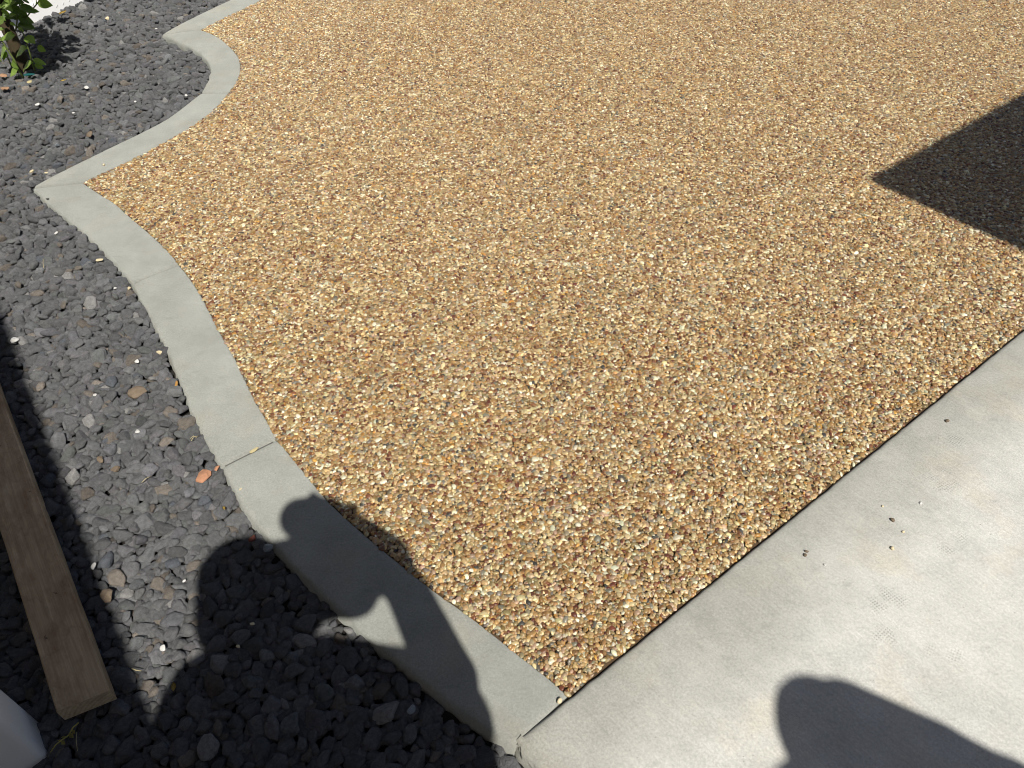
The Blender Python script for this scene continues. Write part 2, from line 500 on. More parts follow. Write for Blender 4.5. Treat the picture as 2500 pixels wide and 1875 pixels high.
# ------------------------------------------------------------------ ground sheets
def sheet(name, poly, z, mat, kind='structure'):
    q = []
    for p in poly:
        if not q or math.hypot(p[0] - q[-1][0], p[1] - q[-1][1]) > 1e-4: q.append((p[0], p[1]))
    bm = bmesh.new()
    vs_ = [bm.verts.new((p[0], p[1], z)) for p in q]
    for tri in tessellate_polygon([[Vector((p[0], p[1], 0)) for p in q]]):
        bm.faces.new([vs_[k] for k in tri])
    bm.normal_update()
    for f in bm.faces:
        if f.normal.z < 0: f.normal_flip()
    o = link(name, from_bm(name, bm, mat, False))
    return tag(o, kind=kind)
tag(sheet('ground', [(-600, -600), (600, -600), (600, 600), (-600, 600)], -0.125, M_EARTH), 'bare brown earth beyond the yard')

in_all = [kerb_lines[5][1][::-1], kerb_lines[4][1][::-1], kerb_lines[3][1][::-1], kerb_lines[0][1], kerb_lines[1][1], kerb_lines[2][1]]
out_all = [kerb_lines[5][0][::-1], kerb_lines[4][0][::-1], kerb_lines[3][0][::-1], kerb_lines[0][0], kerb_lines[1][0], kerb_lines[2][0]]
IN = np.concatenate(in_all)          # from far along the top down to the slab
OUT = np.concatenate(out_all)
e_far = slab_c + edge_dir * 4.2
gravel_poly = [tuple(p) for p in IN] + [(slab_c.x + edge_dir.x * .11, slab_c.y + edge_dir.y * .11), (e_far.x, e_far.y), (4.6, 4.2), (3.4, 6.2), (-0.6, 6.6)]
FENCE_A, FENCE_B = at(84, 58), at(215, 6)
f_dir = (FENCE_B - FENCE_A); f_dir.z = 0; f_dir.normalize()
f_a = FENCE_A - f_dir * 1.6
f_b = FENCE_A + f_dir * 2.6
lava_poly = [tuple(p) for p in OUT] + [(slab_c.x, slab_c.y), (slab_c.x + in_dir.x * .5, slab_c.y + in_dir.y * .5), (-0.9, -0.2), (-1.9, 0.9), (-2.7, 2.6), (f_a.x, f_a.y), (f_b.x, f_b.y)]

lava = tag(sheet('lava_rock_bed', lava_poly, -0.05, M_SOIL), 'planting bed covered with loose black lava rock')
gravel = tag(sheet('gravel_driveway', gravel_poly, -0.010, M_RESIN), 'resin bound tan pea gravel surface inside the kerb')

def inside(P, poly):
    poly = np.asarray(poly); x, y = P[:, 0], P[:, 1]
    res = np.zeros(len(P), bool)
    x0, y0 = poly[-1]
    for x1, y1 in poly:
        c = ((y1 > y) != (y0 > y))
        with np.errstate(divide='ignore', invalid='ignore'):
            res ^= c & (x < (x0 - x1) * (y - y1) / (y0 - y1 + 1e-15) + x1)
        x0, y0 = x1, y1
    return res

def in_view(P, margin):
    u, v, w = project(np.column_stack([P[:, 0], P[:, 1], np.zeros(len(P))]))
    return (w > 0.2) & (u > -margin) & (u < 2500 + margin) & (v > -margin * 0.55) & (v < 1875 + margin * 1.2)

def seg_dist(P, line):
    a, b = line[:-1], line[1:]
    out = np.full(len(P), 9.0)
    for s in range(0, len(P), 20000):
        q = P[s:s + 20000]
        d = np.full(len(q), 9.0)
        for k in range(0, len(a)):
            ab = b[k] - a[k]; l2 = ab @ ab
            if l2 < 1e-12: continue
            t = np.clip(((q - a[k]) @ ab) / l2, 0, 1)
            d = np.minimum(d, np.linalg.norm(q - (a[k] + t[:, None] * ab), axis=1))
        out[s:s + 20000] = d
    return out

# ------------------------------------------------------------------ stone shapes
def ico(sub):
    bm = bmesh.new()
    bmesh.ops.create_icosphere(bm, subdivisions=sub, radius=1)
    V = np.array([v.co[:] for v in bm.verts]); F = [tuple(v.index for v in f.verts) for f in bm.faces]
    bm.free()
    return V, F
ICO2, ICO3 = ico(2), ico(3)

def rock_mesh(k):
    V, F = ICO3
    V = V.copy()
    r = np.random.default_rng(100 + k)
    for _ in range(11):
        n = r.normal(size=3); n /= np.linalg.norm(n)
        d = r.uniform(0.50, 0.86)
        s = V @ n
        over = np.maximum(0, s - d)
        V -= n * (over * 0.88)[:, None]
    V *= np.array([1.12, 0.92, 0.70]) * r.uniform(0.88, 1.14, 3)
    for j in range(len(V)):
        q = Vector(V[j]) + Vector((k * 7.3, 0, 0))
        V[j] *= 1 + 0.16 * noise.noise(q * 1.5) + 0.11 * noise.noise(q * 3.2) + 0.06 * noise.noise(q * 7)
    return from_data('rock', V, F, M_LAVA)

def pebble_mesh(k, mat, name='pebble'):
    V, F = ICO2
    V = V.copy()
    r = np.random.default_rng(500 + k)
    for _ in range(2 if k % 3 else 5):
        n = r.normal(size=3); n /= np.linalg.norm(n)
        over = np.maximum(0, V @ n - r.uniform(0.6, 0.85))
        V -= n * (over * 0.75)[:, None]
    V *= np.array([1.16, 0.90, 0.72]) * r.uniform(0.88, 1.12, 3)
    for j in range(len(V)):
        V[j] *= 1 + 0.10 * noise.noise(Vector(V[j]) * 1.3 + Vector((k * 5.1, 2, 0)))
    return from_data(name, V, F, mat)

ROCKS = [rock_mesh(k) for k in range(18)]
PEBS = [pebble_mesh(k, M_PEB) for k in range(14)]

def hidden_collection(name, meshes):
    c = bpy.data.collections.new(name)
    for k, me in enumerate(meshes):
        o = bpy.data.objects.new('%s_shape_%02d' % (name, k), me)
        c.objects.link(o)
    return c

def scatter_tree(name, coll):
    g = bpy.data.node_groups.new(name, 'GeometryNodeTree')
    g.interface.new_socket('Geometry', in_out='INPUT', socket_type='NodeSocketGeometry')
    g.interface.new_socket('Geometry', in_out='OUTPUT', socket_type='NodeSocketGeometry')
    gi, go = g.nodes.new('NodeGroupInput'), g.nodes.new('NodeGroupOutput')
    ci = g.nodes.new('GeometryNodeCollectionInfo')
    ci.inputs['Collection'].default_value = coll
    ci.inputs['Separate Children'].default_value = True
    ci.inputs['Reset Children'].default_value = True
    ip = g.nodes.new('GeometryNodeInstanceOnPoints')
    ip.inputs['Pick Instance'].default_value = True
    def attr(nm, typ):
        a = g.nodes.new('GeometryNodeInputNamedAttribute'); a.data_type = typ; a.inputs['Name'].default_value = nm
        return a.outputs['Attribute']
    e2r = g.nodes.new('FunctionNodeEulerToRotation')
    L = g.links.new
    L(gi.outputs[0], ip.inputs['Points'])
    L(ci.outputs[0], ip.inputs['Instance'])
    L(attr('shape', 'INT'), ip.inputs['Instance Index'])
    L(attr('turn', 'FLOAT_VECTOR'), e2r.inputs[0])
    L(e2r.outputs[0], ip.inputs['Rotation'])
    L(attr('size', 'FLOAT_VECTOR'), ip.inputs['Scale'])
    L(ip.outputs[0], go.inputs[0])
    return g

def scatter(name, coll, P, turn, size, tint, shape, parent):
    me = bpy.data.meshes.new(name)
    me.vertices.add(len(P))
    me.vertices.foreach_set('co', np.asarray(P, np.float32).ravel())
    for nm, typ, dat, key in (('turn', 'FLOAT_VECTOR', turn, 'vector'), ('size', 'FLOAT_VECTOR', size, 'vector'), ('tint', 'FLOAT_COLOR', np.column_stack([tint, np.ones(len(P))]), 'color'), ('shape', 'INT', shape, 'value')):
        a = me.attributes.new(nm, typ, 'POINT')
        a.data.foreach_set(key, np.asarray(dat, np.int32 if typ == 'INT' else np.float32).ravel())
    me.update()
    o = link(name, me, parent)
    md = o.modifiers.new('scatter', 'NODES')
    md.node_group = scatter_tree(name, coll)
    o['kind'] = 'stuff'
    return o

def singles(name, meshes, idx, P, turn, size, tint, shape, parent):
    for k in idx:
        o = bpy.data.objects.new(name, meshes[shape[k]])
        o.location = P[k]; o.rotation_euler = turn[k]; o.scale = size[k]
        o['tint'] = [float(tint[k][0]), float(tint[k][1]), float(tint[k][2]), 1.0]
        o.parent = parent
        col.objects.link(o)

def pick(P, size, n=300):
    """the n stones that show largest in the picture"""
    u, v, w = project(P)
    px = np.cbrt(np.prod(size, axis=1)) * FPX / w
    ok = (u > 15) & (u < 2485) & (v > 15) & (v < 1860)
    o = np.argsort(np.where(ok, -px, 1))
    return o[:n]

def grid_points(poly, step, jit, margin):
    poly_a = np.asarray(poly)
    lo, hi = poly_a.min(0), poly_a.max(0)
    gx, gy = np.arange(lo[0], hi[0], step), np.arange(lo[1], hi[1], step * 0.866)
    X, Y = np.meshgrid(gx, gy)
    X = X + (np.arange(len(gy)) % 2)[:, None] * step * 0.5
    P = np.column_stack([X.ravel(), Y.ravel()])
    P = P[in_view(P, margin + 60)]
    P = P + rng.uniform(-jit, jit, P.shape) * step
    return P[inside(P, poly) & in_view(P, margin)]

# ------------------------------------------------------------------ pea gravel
def srgb(*c): return np.array([((x / 255 + 0.055) / 1.055) ** 2.4 if x > 10 else x / 255 / 12.92 for x in c])
PAL = [((192, 160, 114), 24), ((220, 196, 150), 19), ((172, 134, 86), 19), ((148, 108, 66), 11), ((128, 82, 54), 6), ((112, 62, 46), 3.5),
       ((184, 152, 126), 7), ((162, 148, 124), 7), ((134, 126, 112), 3.5), ((80, 75, 70), 1.6), ((200, 148, 76), 3), ((236, 226, 198), 8), ((150, 130, 90), 6)]
PAL_C = np.array([srgb(*c) for c, w in PAL]) * 0.72 * np.array([0.965, 1.0, 0.97])
PAL_W = np.array([w for c, w in PAL]); PAL_W = PAL_W / PAL_W.sum()
def pebble_tint(n):
    t = PAL_C[rng.choice(len(PAL), n, p=PAL_W)]
    return np.clip(t * np.exp(rng.normal(0, 0.20, (n, 1))) * np.exp(rng.normal(0, 0.03, (n, 3))), 0.01, 0.85)

def gravel_layers():
    Ps, Ss = [], []
    for step, jit, r0, r1, sg, ztop in ((0.0074, 0.42, 0.0036, 0.0057, 0.20, -0.0026), (0.0102, 0.48, 0.0036, 0.0058, 0.24, -0.0005), (0.036, 0.5, 0.0060, 0.0086, 0.12, 0.0004)):
        P = grid_points(gravel_poly, step, jit, 190)
        r = np.clip((r0 + r1) / 2 * np.exp(rng.normal(0, sg, len(P))), r0 * 0.7, r1 * 1.35)
        z = ztop - r * 0.62 + rng.normal(0, 0.0005, len(P))
        Ps.append(np.column_stack([P, z])); Ss.append(r)
    P = np.concatenate(Ps); r = np.concatenate(Ss)
    # keep clear of the kerb and slab
    near = seg_dist(P[:, :2], IN) > r * 0.08
    sl = (P[:, :2] - np.array(slab_c)[:2]) @ np.array(in_dir)[:2]
    near &= sl < -r * 0.62 - 0.0012
    P, r = P[near], r[near]
    n = len(P)
    size = np.column_stack([r * rng.uniform(0.92, 1.25, n), r * rng.uniform(0.85, 1.1, n), r * rng.uniform(0.72, 0.95, n)])
    turn = np.column_stack([rng.normal(0, 0.24, n), rng.normal(0, 0.24, n), rng.uniform(0, 6.283, n)])
    return P, turn, size, pebble_tint(n), rng.integers(0, len(PEBS), n)
P, turn, size, tint, shape = gravel_layers()
print('pebbles', len(P))
top = pick(P + np.array([0, 0, 0]), size * (1 + np.clip((P[:, 2:3] + 0.006) * 40, -0.5, 0.3)))
mask = np.ones(len(P), bool); mask[top] = False
singles('pebble', PEBS, top, P, turn, size, tint, shape, gravel)
scatter('pebbles', hidden_collection('pebble', PEBS), P[mask], turn[mask], size[mask], tint[mask], shape[mask], gravel)

# ------------------------------------------------------------------ lava rock
def bed_z(P):
    """top of the rocks: near the kerb's top, sunk a little along its nearest length"""
    d3 = seg_dist(P, kerb_lines[2][0][25:])
    z = -0.008 - 0.020 * np.clip(1 - d3 / 0.22, 0, 1)
    dB = seg_dist(P, np.concatenate([kerb_lines[4][0], kerb_lines[5][0]]))
    z = z - 0.012 * np.clip(1 - dB / 0.15, 0, 1)
    fd = np.abs((P - np.array(FENCE_A)[:2]) @ np.array((-f_dir.y, f_dir.x)))
    z = z + 0.02 * np.clip(1 - fd / 0.3, 0, 1)
    dA = seg_dist(P, np.concatenate([kerb_lines[0][0], kerb_lines[1][0], kerb_lines[2][0][:20]]))
    z = z + 0.007 * np.clip(1 - dA / 0.10, 0, 1)
    return z + 0.006 * np.sin(P[:, 0] * 5.1) * np.cos(P[:, 1] * 4.3)

def dart(cands, radii, overlap, prior=None):
    """accept stones one by one where they do not run into those already down"""
    cell = 0.05
    grid = {}
    def add(x, y, r): grid.setdefault((int(math.floor(x / cell)), int(math.floor(y / cell))), []).append((x, y, r))
    if prior is not None:
        for x, y, r in prior: add(x, y, r)
    keep = []
    for k in range(len(cands)):
        x, y = cands[k]; r = radii[k]
        i, j = int(math.floor(x / cell)), int(math.floor(y / cell))
        ok = True
        for a in (i - 1, i, i + 1):
            for b in (j - 1, j, j + 1):
                for (px, py, pr) in grid.get((a, b), ()):
                    if (px - x) ** 2 + (py - y) ** 2 < ((pr + r) * overlap) ** 2:
                        ok = False; break
                if not ok: break
            if not ok: break
        if ok:
            add(x, y, r); keep.append(k)
    return np.array(keep, int)

def lava_layers():
    poly_a = np.asarray(lava_poly)
    lo, hi = poly_a.min(0), poly_a.max(0)
    def rand(n, margin=150):
        P = rng.uniform(lo, hi, (n, 2))
        P = P[in_view(P, margin)]
        return P[inside(P, lava_poly)]
    big = rand(80000); rb = rng.uniform(0.0142, 0.0225, len(big))
    kb = dart(big, rb, 0.86); big, rb = big[kb], rb[kb]
    md = rand(90000); rm = rng.uniform(0.0095, 0.0142, len(md))
    km = dart(md, rm, 0.84, np.column_stack([big, rb])); md, rm = md[km], rm[km]
    sm = rand(120000); rs = rng.uniform(0.0060, 0.0100, len(sm))
    ks = dart(sm, rs, 0.84, np.concatenate([np.column_stack([big, rb]), np.column_stack([md, rm])])); sm, rs = sm[ks], rs[ks]
    lowp = grid_points(lava_poly, 0.021, 0.45, 150); rl = rng.uniform(0.010, 0.017, len(lowp))
    P2 = np.concatenate([big, md, sm, lowp]); r = np.concatenate([rb, rm, rs, rl])
    drop = np.concatenate([np.zeros(len(big)), np.full(len(md), 0.002), np.full(len(sm), 0.005), np.full(len(lowp), 0.010)])
    d = seg_dist(P2, OUT)
    ok = d > r * 0.42
    sl = (P2 - np.array(slab_c)[:2]); ok &= ~((sl @ np.array(edge_dir)[:2] > -r * 0.9) & (sl @ np.array(in_dir)[:2] > -0.01))
    P2, r, drop = P2[ok], r[ok], drop[ok]
    n = len(P2)
    z = bed_z(P2) - r * 0.62 - drop + rng.normal(0, 0.0042, n) * (drop < 0.004)
    size = np.column_stack([r * rng.uniform(0.95, 1.28, n), r * rng.uniform(0.86, 1.08, n), r * rng.uniform(0.9, 1.15, n)]) * 1.13
    turn = np.column_stack([rng.normal(0, 0.30, n), rng.normal(0, 0.30, n), rng.uniform(0, 6.283, n)])
    base = np.array([0.097, 0.099, 0.103])
    tint = base * np.exp(rng.normal(0, 0.15, (n, 1))) * np.exp(rng.normal(0, 0.012, (n, 3)))
    brown = rng.random(n) < 0.055
    tint[brown] = np.array([0.122, 0.108, 0.094]) * np.exp(rng.normal(0, 0.22, (brown.sum(), 1)))
    blue = rng.random(n) < 0.012
    tint[blue] = np.array([0.080, 0.088, 0.100])
    pale = rng.random(n) < 0.02
    tint[pale] = np.array([0.19, 0.188, 0.185])
    return np.column_stack([P2, z]), turn, size, tint, rng.integers(0, len(ROCKS), n)
P, turn, size, tint, shape = lava_layers()
print('lava rocks', len(P))
vis = size * (P[:, 2:3] > -0.035)
top = pick(P, np.maximum(vis, 1e-6))
mask = np.ones(len(P), bool); mask[top] = False
singles('rock', ROCKS, top, P, turn, size, tint, shape, lava)
scatter('rocks', hidden_collection('rock', ROCKS), P[mask], turn[mask], size[mask], tint[mask], shape[mask], lava)

# ------------------------------------------------------------------ tubes, boxes
def tube_bm(bm, pts, radii, seg=8, cap=True):
    pts = [Vector(p) for p in pts]
    rings = []
    for k, p in enumerate(pts):
        d = (pts[min(k + 1, len(pts) - 1)] - pts[max(k - 1, 0)]).normalized()
        a = d.orthogonal().normalized() if k == 0 else (a - d * a.dot(d)).normalized()
        b = d.cross(a)
        rings.append([bm.verts.new(p + (a * math.cos(t) + b * math.sin(t)) * radii[k]) for t in [6.28318 * q / seg for q in range(seg)]])
    for k in range(len(rings) - 1):
        for q in range(seg):
            bm.faces.new((rings[k][q], rings[k][(q + 1) % seg], rings[k + 1][(q + 1) % seg], rings[k + 1][q]))
    if cap:
        bm.faces.new(rings[0][::-1]); bm.faces.new(rings[-1])

def box_mesh(name, corner, ax, ay, az, mat, bevel=0.0, seg=2):
    """a box from one corner along three vectors"""
    bm = bmesh.new()
    c = Vector(corner)
    vs_ = [bm.verts.new(c + ax * i + ay * j + az * k) for i in (0, 1) for j in (0, 1) for k in (0, 1)]
    for f in ((0, 1, 3, 2), (4, 6, 7, 5), (0, 4, 5, 1), (2, 3, 7, 6), (0, 2, 6, 4), (1, 5, 7, 3)):
        bm.faces.new([vs_[q] for q in f])
    bmesh.ops.recalc_face_normals(bm, faces=bm.faces)
    if bevel: bmesh.ops.bevel(bm, geom=bm.edges[:], offset=bevel, segments=seg, affect='EDGES', profile=0.5)
    return from_bm(name, bm, mat, False)
UP = Vector((0, 0, 1))

# ------------------------------------------------------------------ wooden board
def make_wood(end=False):
    t = NT('weathered_board' if not end else 'sawn_end_grain')
    # object space: x along the board
    if end:
        w = t.n('ShaderNodeTexWave', wave_type='RINGS', rings_direction='X')
        t.put(w.inputs[0], t.mapping(loc=(0, 0.02, 0.09)))
        w.inputs['Scale'].default_value = 40; w.inputs['Distortion'].default_value = 1.5
        c = t.mix(w.outputs['Fac'], (0.40, 0.32, 0.21), (0.48, 0.39, 0.27))
        c = t.mix(1.0, c, t.ramp(t.noise(90, 5, 0.7), [(0.3, 0.75), (0.7, 1.2)]), 'MULTIPLY')
        return t.done(c, 0.85, t.bump(t.noise(300, 4), 0.3, 0.001), 0.2)
    g = t.noise(1.0, 6, 0.65, co=t.mapping(scale=(2.2, 55, 40)), dist=0.6)
    g2 = t.noise(1.0, 5, 0.7, co=t.mapping(scale=(6, 260, 200)))
    c = t.ramp(g, [(0.25, (0.30, 0.205, 0.125)), (0.5, (0.43, 0.315, 0.200)), (0.75, (0.55, 0.43, 0.29))])
    c = t.mix(1.0, c, t.ramp(g2, [(0.3, 0.82), (0.7, 1.15)]), 'MULTIPLY')
    st = t.ramp(t.noise(6, 6, 0.7, co=t.mapping(scale=(1, 2.2, 2))), [(0.45, 0.0), (0.62, 0.75)])
    c = t.mix(st, c, (0.22, 0.135, 0.078))
    # water-mark outline along the stain
    ln = t.ramp(t.noise(4.5, 4, 0.6, co=t.mapping(loc=(2.3, 0, 0), scale=(1, 2, 2))), [(0.485, 0.0), (0.5, 0.22), (0.515, 0.0)])
    c = t.mix(ln, c, (0.10, 0.06, 0.035))
    ds = t.ramp(t.noise(45, 3, 0.5), [(0.70, 0.0), (0.74, 0.7)])
    c = t.mix(ds, c, (0.06, 0.04, 0.03))
    return t.done(c, 0.8, t.bump(t.math('ADD', g, t.math('MULTIPLY', g2, 0.6)), 0.35, 0.0012), 0.2)

ZB = 0.036
bTL, bTR = at(137, 1738, ZB), at(267, 1686, ZB)
bF = at(0, 956, ZB)
ux = (bF - bTR); ux.z = 0; ux.normalize()
uy = Vector((-ux.y, ux.x, 0))
if (bTL - bTR).dot(uy) < 0: uy = -uy
wid = (bTL - bTR).dot(uy)
M_WOOD, M_WOODEND = make_wood(), make_wood(True)
skew = (bTL - bTR).dot(ux)
bm = bmesh.new()
Lb, Hb = 1.9, 0.038
nx = 60
prof = [(0, -Hb), (0, -0.003), (0.003, 0), (wid * .35, -0.0005), (wid * .7, 0), (wid - 0.003, 0), (wid, -0.003), (wid, -Hb)]
grid = []
for a in range(nx + 1):
    x = Lb * a / nx
    row = []
    for (y, z) in prof:
        j = noise.noise(Vector((x * 9, y * 30, z * 20))) * 0.0009
        row.append(bm.verts.new((x + skew * (y / wid) * (1 - a / nx), y + j, z + j)))
    grid.append(row)
for a in range(nx):
    for b in range(len(prof)):
        c_ = (b + 1) % len(prof)
        bm.faces.new((grid[a][b], grid[a][c_], grid[a + 1][c_], grid[a + 1][b]))
f0 = bm.faces.new(grid[0]); f1 = bm.faces.new(grid[-1][::-1])
bmesh.ops.recalc_face_normals(bm, faces=bm.faces)
bm.faces.ensure_lookup_table()
ids = [f0.index, f1.index]
bm.faces.index_update()
ids = [f0.index, f1.index]
me = from_bm('board', bm, M_WOOD, False)
me.materials.append(M_WOODEND)
for q in ids: me.polygons[q].material_index = 1
board = link('board', me)
mw = Matrix.Identity(4)
mw.col[0] = (*ux, 0); mw.col[1] = (*uy, 0); mw.col[2] = (*ux.cross(uy), 0); mw.col[3] = (bTR.x, bTR.y, ZB, 1)
if ux.cross(uy).z < 0:
    # keep the board right side up
    me.transform(Matrix.Scale(-1, 4, (0, 0, 1))); me.flip_normals()
board.matrix_world = mw
tag(board, 'weathered brown timber board lying on the shaded lava rock', 'board')

# ------------------------------------------------------------------ white vinyl post, lower left
def loft(bm, rows):
    R_ = [[bm.verts.new(p) for p in row] for row in rows]
    n = len(R_[0])
    for a in range(len(R_) - 1):
        for q in range(n):
            bm.faces.new((R_[a][q], R_[a][(q + 1) % n], R_[a + 1][(q + 1) % n], R_[a + 1][q]))
    bm.faces.new(R_[-1])
    return R_
def rsquare(c, half, rad, z, seg=6):
    pts = []
    for k, (sx, sy) in enumerate(((1, 1), (-1, 1), (-1, -1), (1, -1))):
        for q in range(seg + 1):
            a = R(90 * k + 90 * q / seg)
            x = sx * (half - rad) + rad * math.cos(a); y = sy * (half - rad) + rad * math.sin(a)
            p = c + E1 * x + E2 * y
            pts.append((p.x, p.y, z))
    return pts
pf, pr = at(75, 1738, -0.012), at(112, 1843, -0.012)     # far and right hand corners on the rocks
pe2 = (pr - pf); pe2.z = 0
pw = pe2.length / 2
pe2.normalize(); pe1 = Vector((-pe2.y, pe2.x, 0))
pc = (pf + pr) / 2 - pe1 * pw
pc.z = 0
post = tag(empty('vinyl_post', pc), 'short white vinyl post in the shade by the board', 'post')
def psquare(half, rad, z, seg=6):
    pts = []
    for k, (sx_, sy_) in enumerate(((1, 1), (-1, 1), (-1, -1), (1, -1))):
        for q in range(seg + 1):
            a = R(90 * k + 90 * q / seg)
            p = pe1 * (sx_ * (half - rad) + rad * math.cos(a)) + pe2 * (-sy_ * (half - rad) - rad * math.sin(a))
            pts.append((p.x, p.y, z))
    return pts
bm = bmesh.new()
loft(bm, [psquare(pw, 0.016, z) for z in (-0.06, 0.25, 0.5, 0.80)])
bmesh.ops.recalc_face_normals(bm, faces=bm.faces)
link('post_shaft', from_bm('post_shaft', bm, M_VINYL), post)
bm = bmesh.new()
loft(bm, [psquare(h, r_, z) for h, r_, z in ((pw + .008, 0.018, 0.792), (pw + .008, 0.018, 0.812), (pw - 0.008, 0.015, 0.824), (0.012, 0.008, 0.842))])
bmesh.ops.recalc_face_normals(bm, faces=bm.faces)
link('post_cap', from_bm('post_cap', bm, M_VINYL), post)

# ------------------------------------------------------------------ white vinyl fence, upper left
f_n = Vector((f_dir.y, -f_dir.x, 0))          # towards the camera
if f_n.dot(Vector((0, -1, 0))) < 0: f_n = -f_n
fence = tag(empty('vinyl_fence', FENCE_A), 'white vinyl fence standing behind the leafy tree', 'fence')
def fl(p): return Vector(p) - FENCE_A
LF = 4.2
o0 = -f_dir * 1.6
link('bottom_rail', box_mesh('bottom_rail', o0 + Vector((0, 0, -0.04)), f_dir * LF, -f_n * 0.045, UP * 0.125, M_VINYL, 0.004), fence)
link('top_rail', box_mesh('top_rail', o0 + Vector((0, 0, 1.66)), f_dir * LF, -f_n * 0.045, UP * 0.13, M_VINYL, 0.004), fence)
bmesh_board = box_mesh('fence_board', Vector((0, 0, 0)), f_dir * 0.148, -f_n * 0.022, UP * 1.58, M_VINYL, 0.002, 1)
for k in range(28):
    o = link('fence_board', bmesh_board, fence)
    o.location = o0 + f_dir * (0.15 * k + 0.001) - f_n * 0.011 + UP * 0.083
for s in (-0.35, 2.15):
    pm = box_mesh('fence_post', Vector((0, 0, 0)), f_dir * 0.127, -f_n * 0.127, UP * 1.95, M_VINYL, 0.006)
    o = link('fence_post', pm, fence)
    o.location = f_dir * (s - 0.8) + f_n * 0.042 + UP * -0.04
slot = box_mesh('drain_slot', Vector((0, 0, 0)), f_dir * 0.012 + UP * 0.010, -f_n * 0.004, f_dir * -0.0012 + UP * 0.0022, M_SLOT)
for (u, v) in ((138, 19), (154, 13), (169, 5), (80, 15)):
    d = ray(u, v); t = (FENCE_A - CAM).dot(f_n) / d.dot(f_n)
    o = link('drain_slot', slot, fence)
    o.location = CAM + d * t - FENCE_A + f_n * 0.0015

# ------------------------------------------------------------------ young tree, upper left
BASE = at(68, 168, -0.02)
tree = tag(empty('young_tree', BASE), 'young tree with green leafy suckers round its trunk in the lava rock', 'tree')
def px7(x, y): return (x / 7.54, y / 7.54)
def plant_pt(x, y, dy=0.0):
    u, v = px7(x, y)
    return at_y(u, v, BASE.y + dy) - BASE
bm = bmesh.new()
tb = [plant_pt(480, 1330), plant_pt(400, 1130, .0), plant_pt(290, 880, .01), plant_pt(215, 700, .01), plant_pt(110, 480, .02), plant_pt(-10, 230, .03), plant_pt(-150, -60, .04), plant_pt(-300, -500, .02), plant_pt(-420, -1100, 0)]
tube_bm(bm, tb, [0.042, 0.034, 0.030, 0.029, 0.028, 0.028, 0.026, 0.024, 0.02], 14)
for v_ in bm.verts: v_.co += Vector((noise.noise(v_.co * 14), noise.noise(v_.co * 14 + Vector((5, 0, 0))), 0)) * 0.005
link('trunk', from_bm('trunk', bm, M_BARKTREE), tree)
STEMS = [([(640, 1300), (620, 1230), (590, 1130), (570, 1050), (520, 900), (490, 780), (440, 640), (380, 540)], -.09, .0048),
         ([(430, 1430), (330, 1260), (260, 1100), (180, 980), (40, 760), (-60, 600)], -.11, .0052),
         ([(300, 520), (360, 460), (480, 330), (590, 180), (690, 60), (730, -20), (800, -160)], -.02, .0034),
         ([(290, 560), (310, 430), (330, 210), (370, 40), (390, -120)], -.03, .0036),
         ([(240, 1300), (200, 1180), (150, 1080), (120, 950)], -.06, .004)]
for pts, dy, r_ in STEMS:
    bm = bmesh.new()
    tube_bm(bm, [plant_pt(x, y, dy) for x, y in pts], [r_ * (1 - 0.5 * k / len(pts)) for k in range(len(pts))], 7)
    link('stem', from_bm('stem', bm, M_STEM), tree)
for a, b, c_ in (((110, 480), (-100, -300), (300, -900)), ((0, 200), (150, -250), (600, -620)), ((-150, -60), (350, -500), (1000, -900)), ((-100, 60), (-500, -300), (-900, -700))):
    bm = bmesh.new()
    tube_bm(bm, [plant_pt(*a, .02), plant_pt(*b, -.05), plant_pt(*c_, -.12)], [0.012, 0.008, 0.004], 8)
    link('branch', from_bm('branch', bm, M_BARKTREE), tree)

def make_leaf_mat():
    t = NT('green_leaf')
    a = t.n('ShaderNodeAttribute', attribute_type='INSTANCER', attribute_name='tint').outputs['Color']
    sep = t.n('ShaderNodeSeparateXYZ'); t.put(sep.inputs[0], t.co)
    rib = t.ramp(t.math('ABSOLUTE', sep.outputs[1]), [(0.0, 1.5), (0.035, 1.0), (0.06, 1.0)])
    c = t.mix(1.0, a, t.ramp(t.noise(9, 4), [(0.3, 0.82), (0.7, 1.16)]), 'MULTIPLY')
    c = t.mix(0.6, c, t.mix(1.0, c, rib, 'MULTIPLY'))
    t.done(c, 0.42, t.bump(t.noise(14, 3), 0.2, 0.01), 0.4)
    tr = t.n('ShaderNodeBsdfTranslucent'); t.put(tr.inputs[0], t.mix(1.0, c, (1.6, 1.7, 0.7), 'MULTIPLY'))
    mx = t.n('ShaderNodeMixShader'); mx.inputs[0].default_value = 0.35
    out = t.t.nodes['Material Output']
    t.t.links.new(t.b.outputs[0], mx.inputs[1]); t.t.links.new(tr.outputs[0], mx.inputs[2]); t.t.links.new(mx.outputs[0], out.inputs[0])
    return t.m
M_LEAF = make_leaf_mat()
def leaf_mesh(k):
    """one leaf of unit length along +x, folded along its rib and curled"""
    bm = bmesh.new()
    N = 9
    curl = (0.22, 0.40, 0.10, 0.30)[k % 4]
    wmax = (0.36, 0.31, 0.40, 0.28)[k % 4]
    rows = []
    for a in range(N + 1):
        t = a / N
        w = wmax * (math.sin(math.pi * t ** 0.8) ** 0.85 if 0 < t < 1 else 0.0) + 0.006
        z = -curl * t * t
        rows.append([bm.verts.new((t, s * w, z + abs(s) * w * 0.38 - (0.10 * w if abs(s) == 1 else 0) + 0.03 * math.sin(t * 9 + s))) for s in (-1, -0.5, 0, 0.5, 1)])
    for a in range(N):
        for b in range(4): bm.faces.new((rows[a][b], rows[a + 1][b], rows[a + 1][b + 1], rows[a][b + 1]))
    return from_bm('leaf', bm, M_LEAF)
LEAVES = [leaf_mesh(k) for k in range(4)]
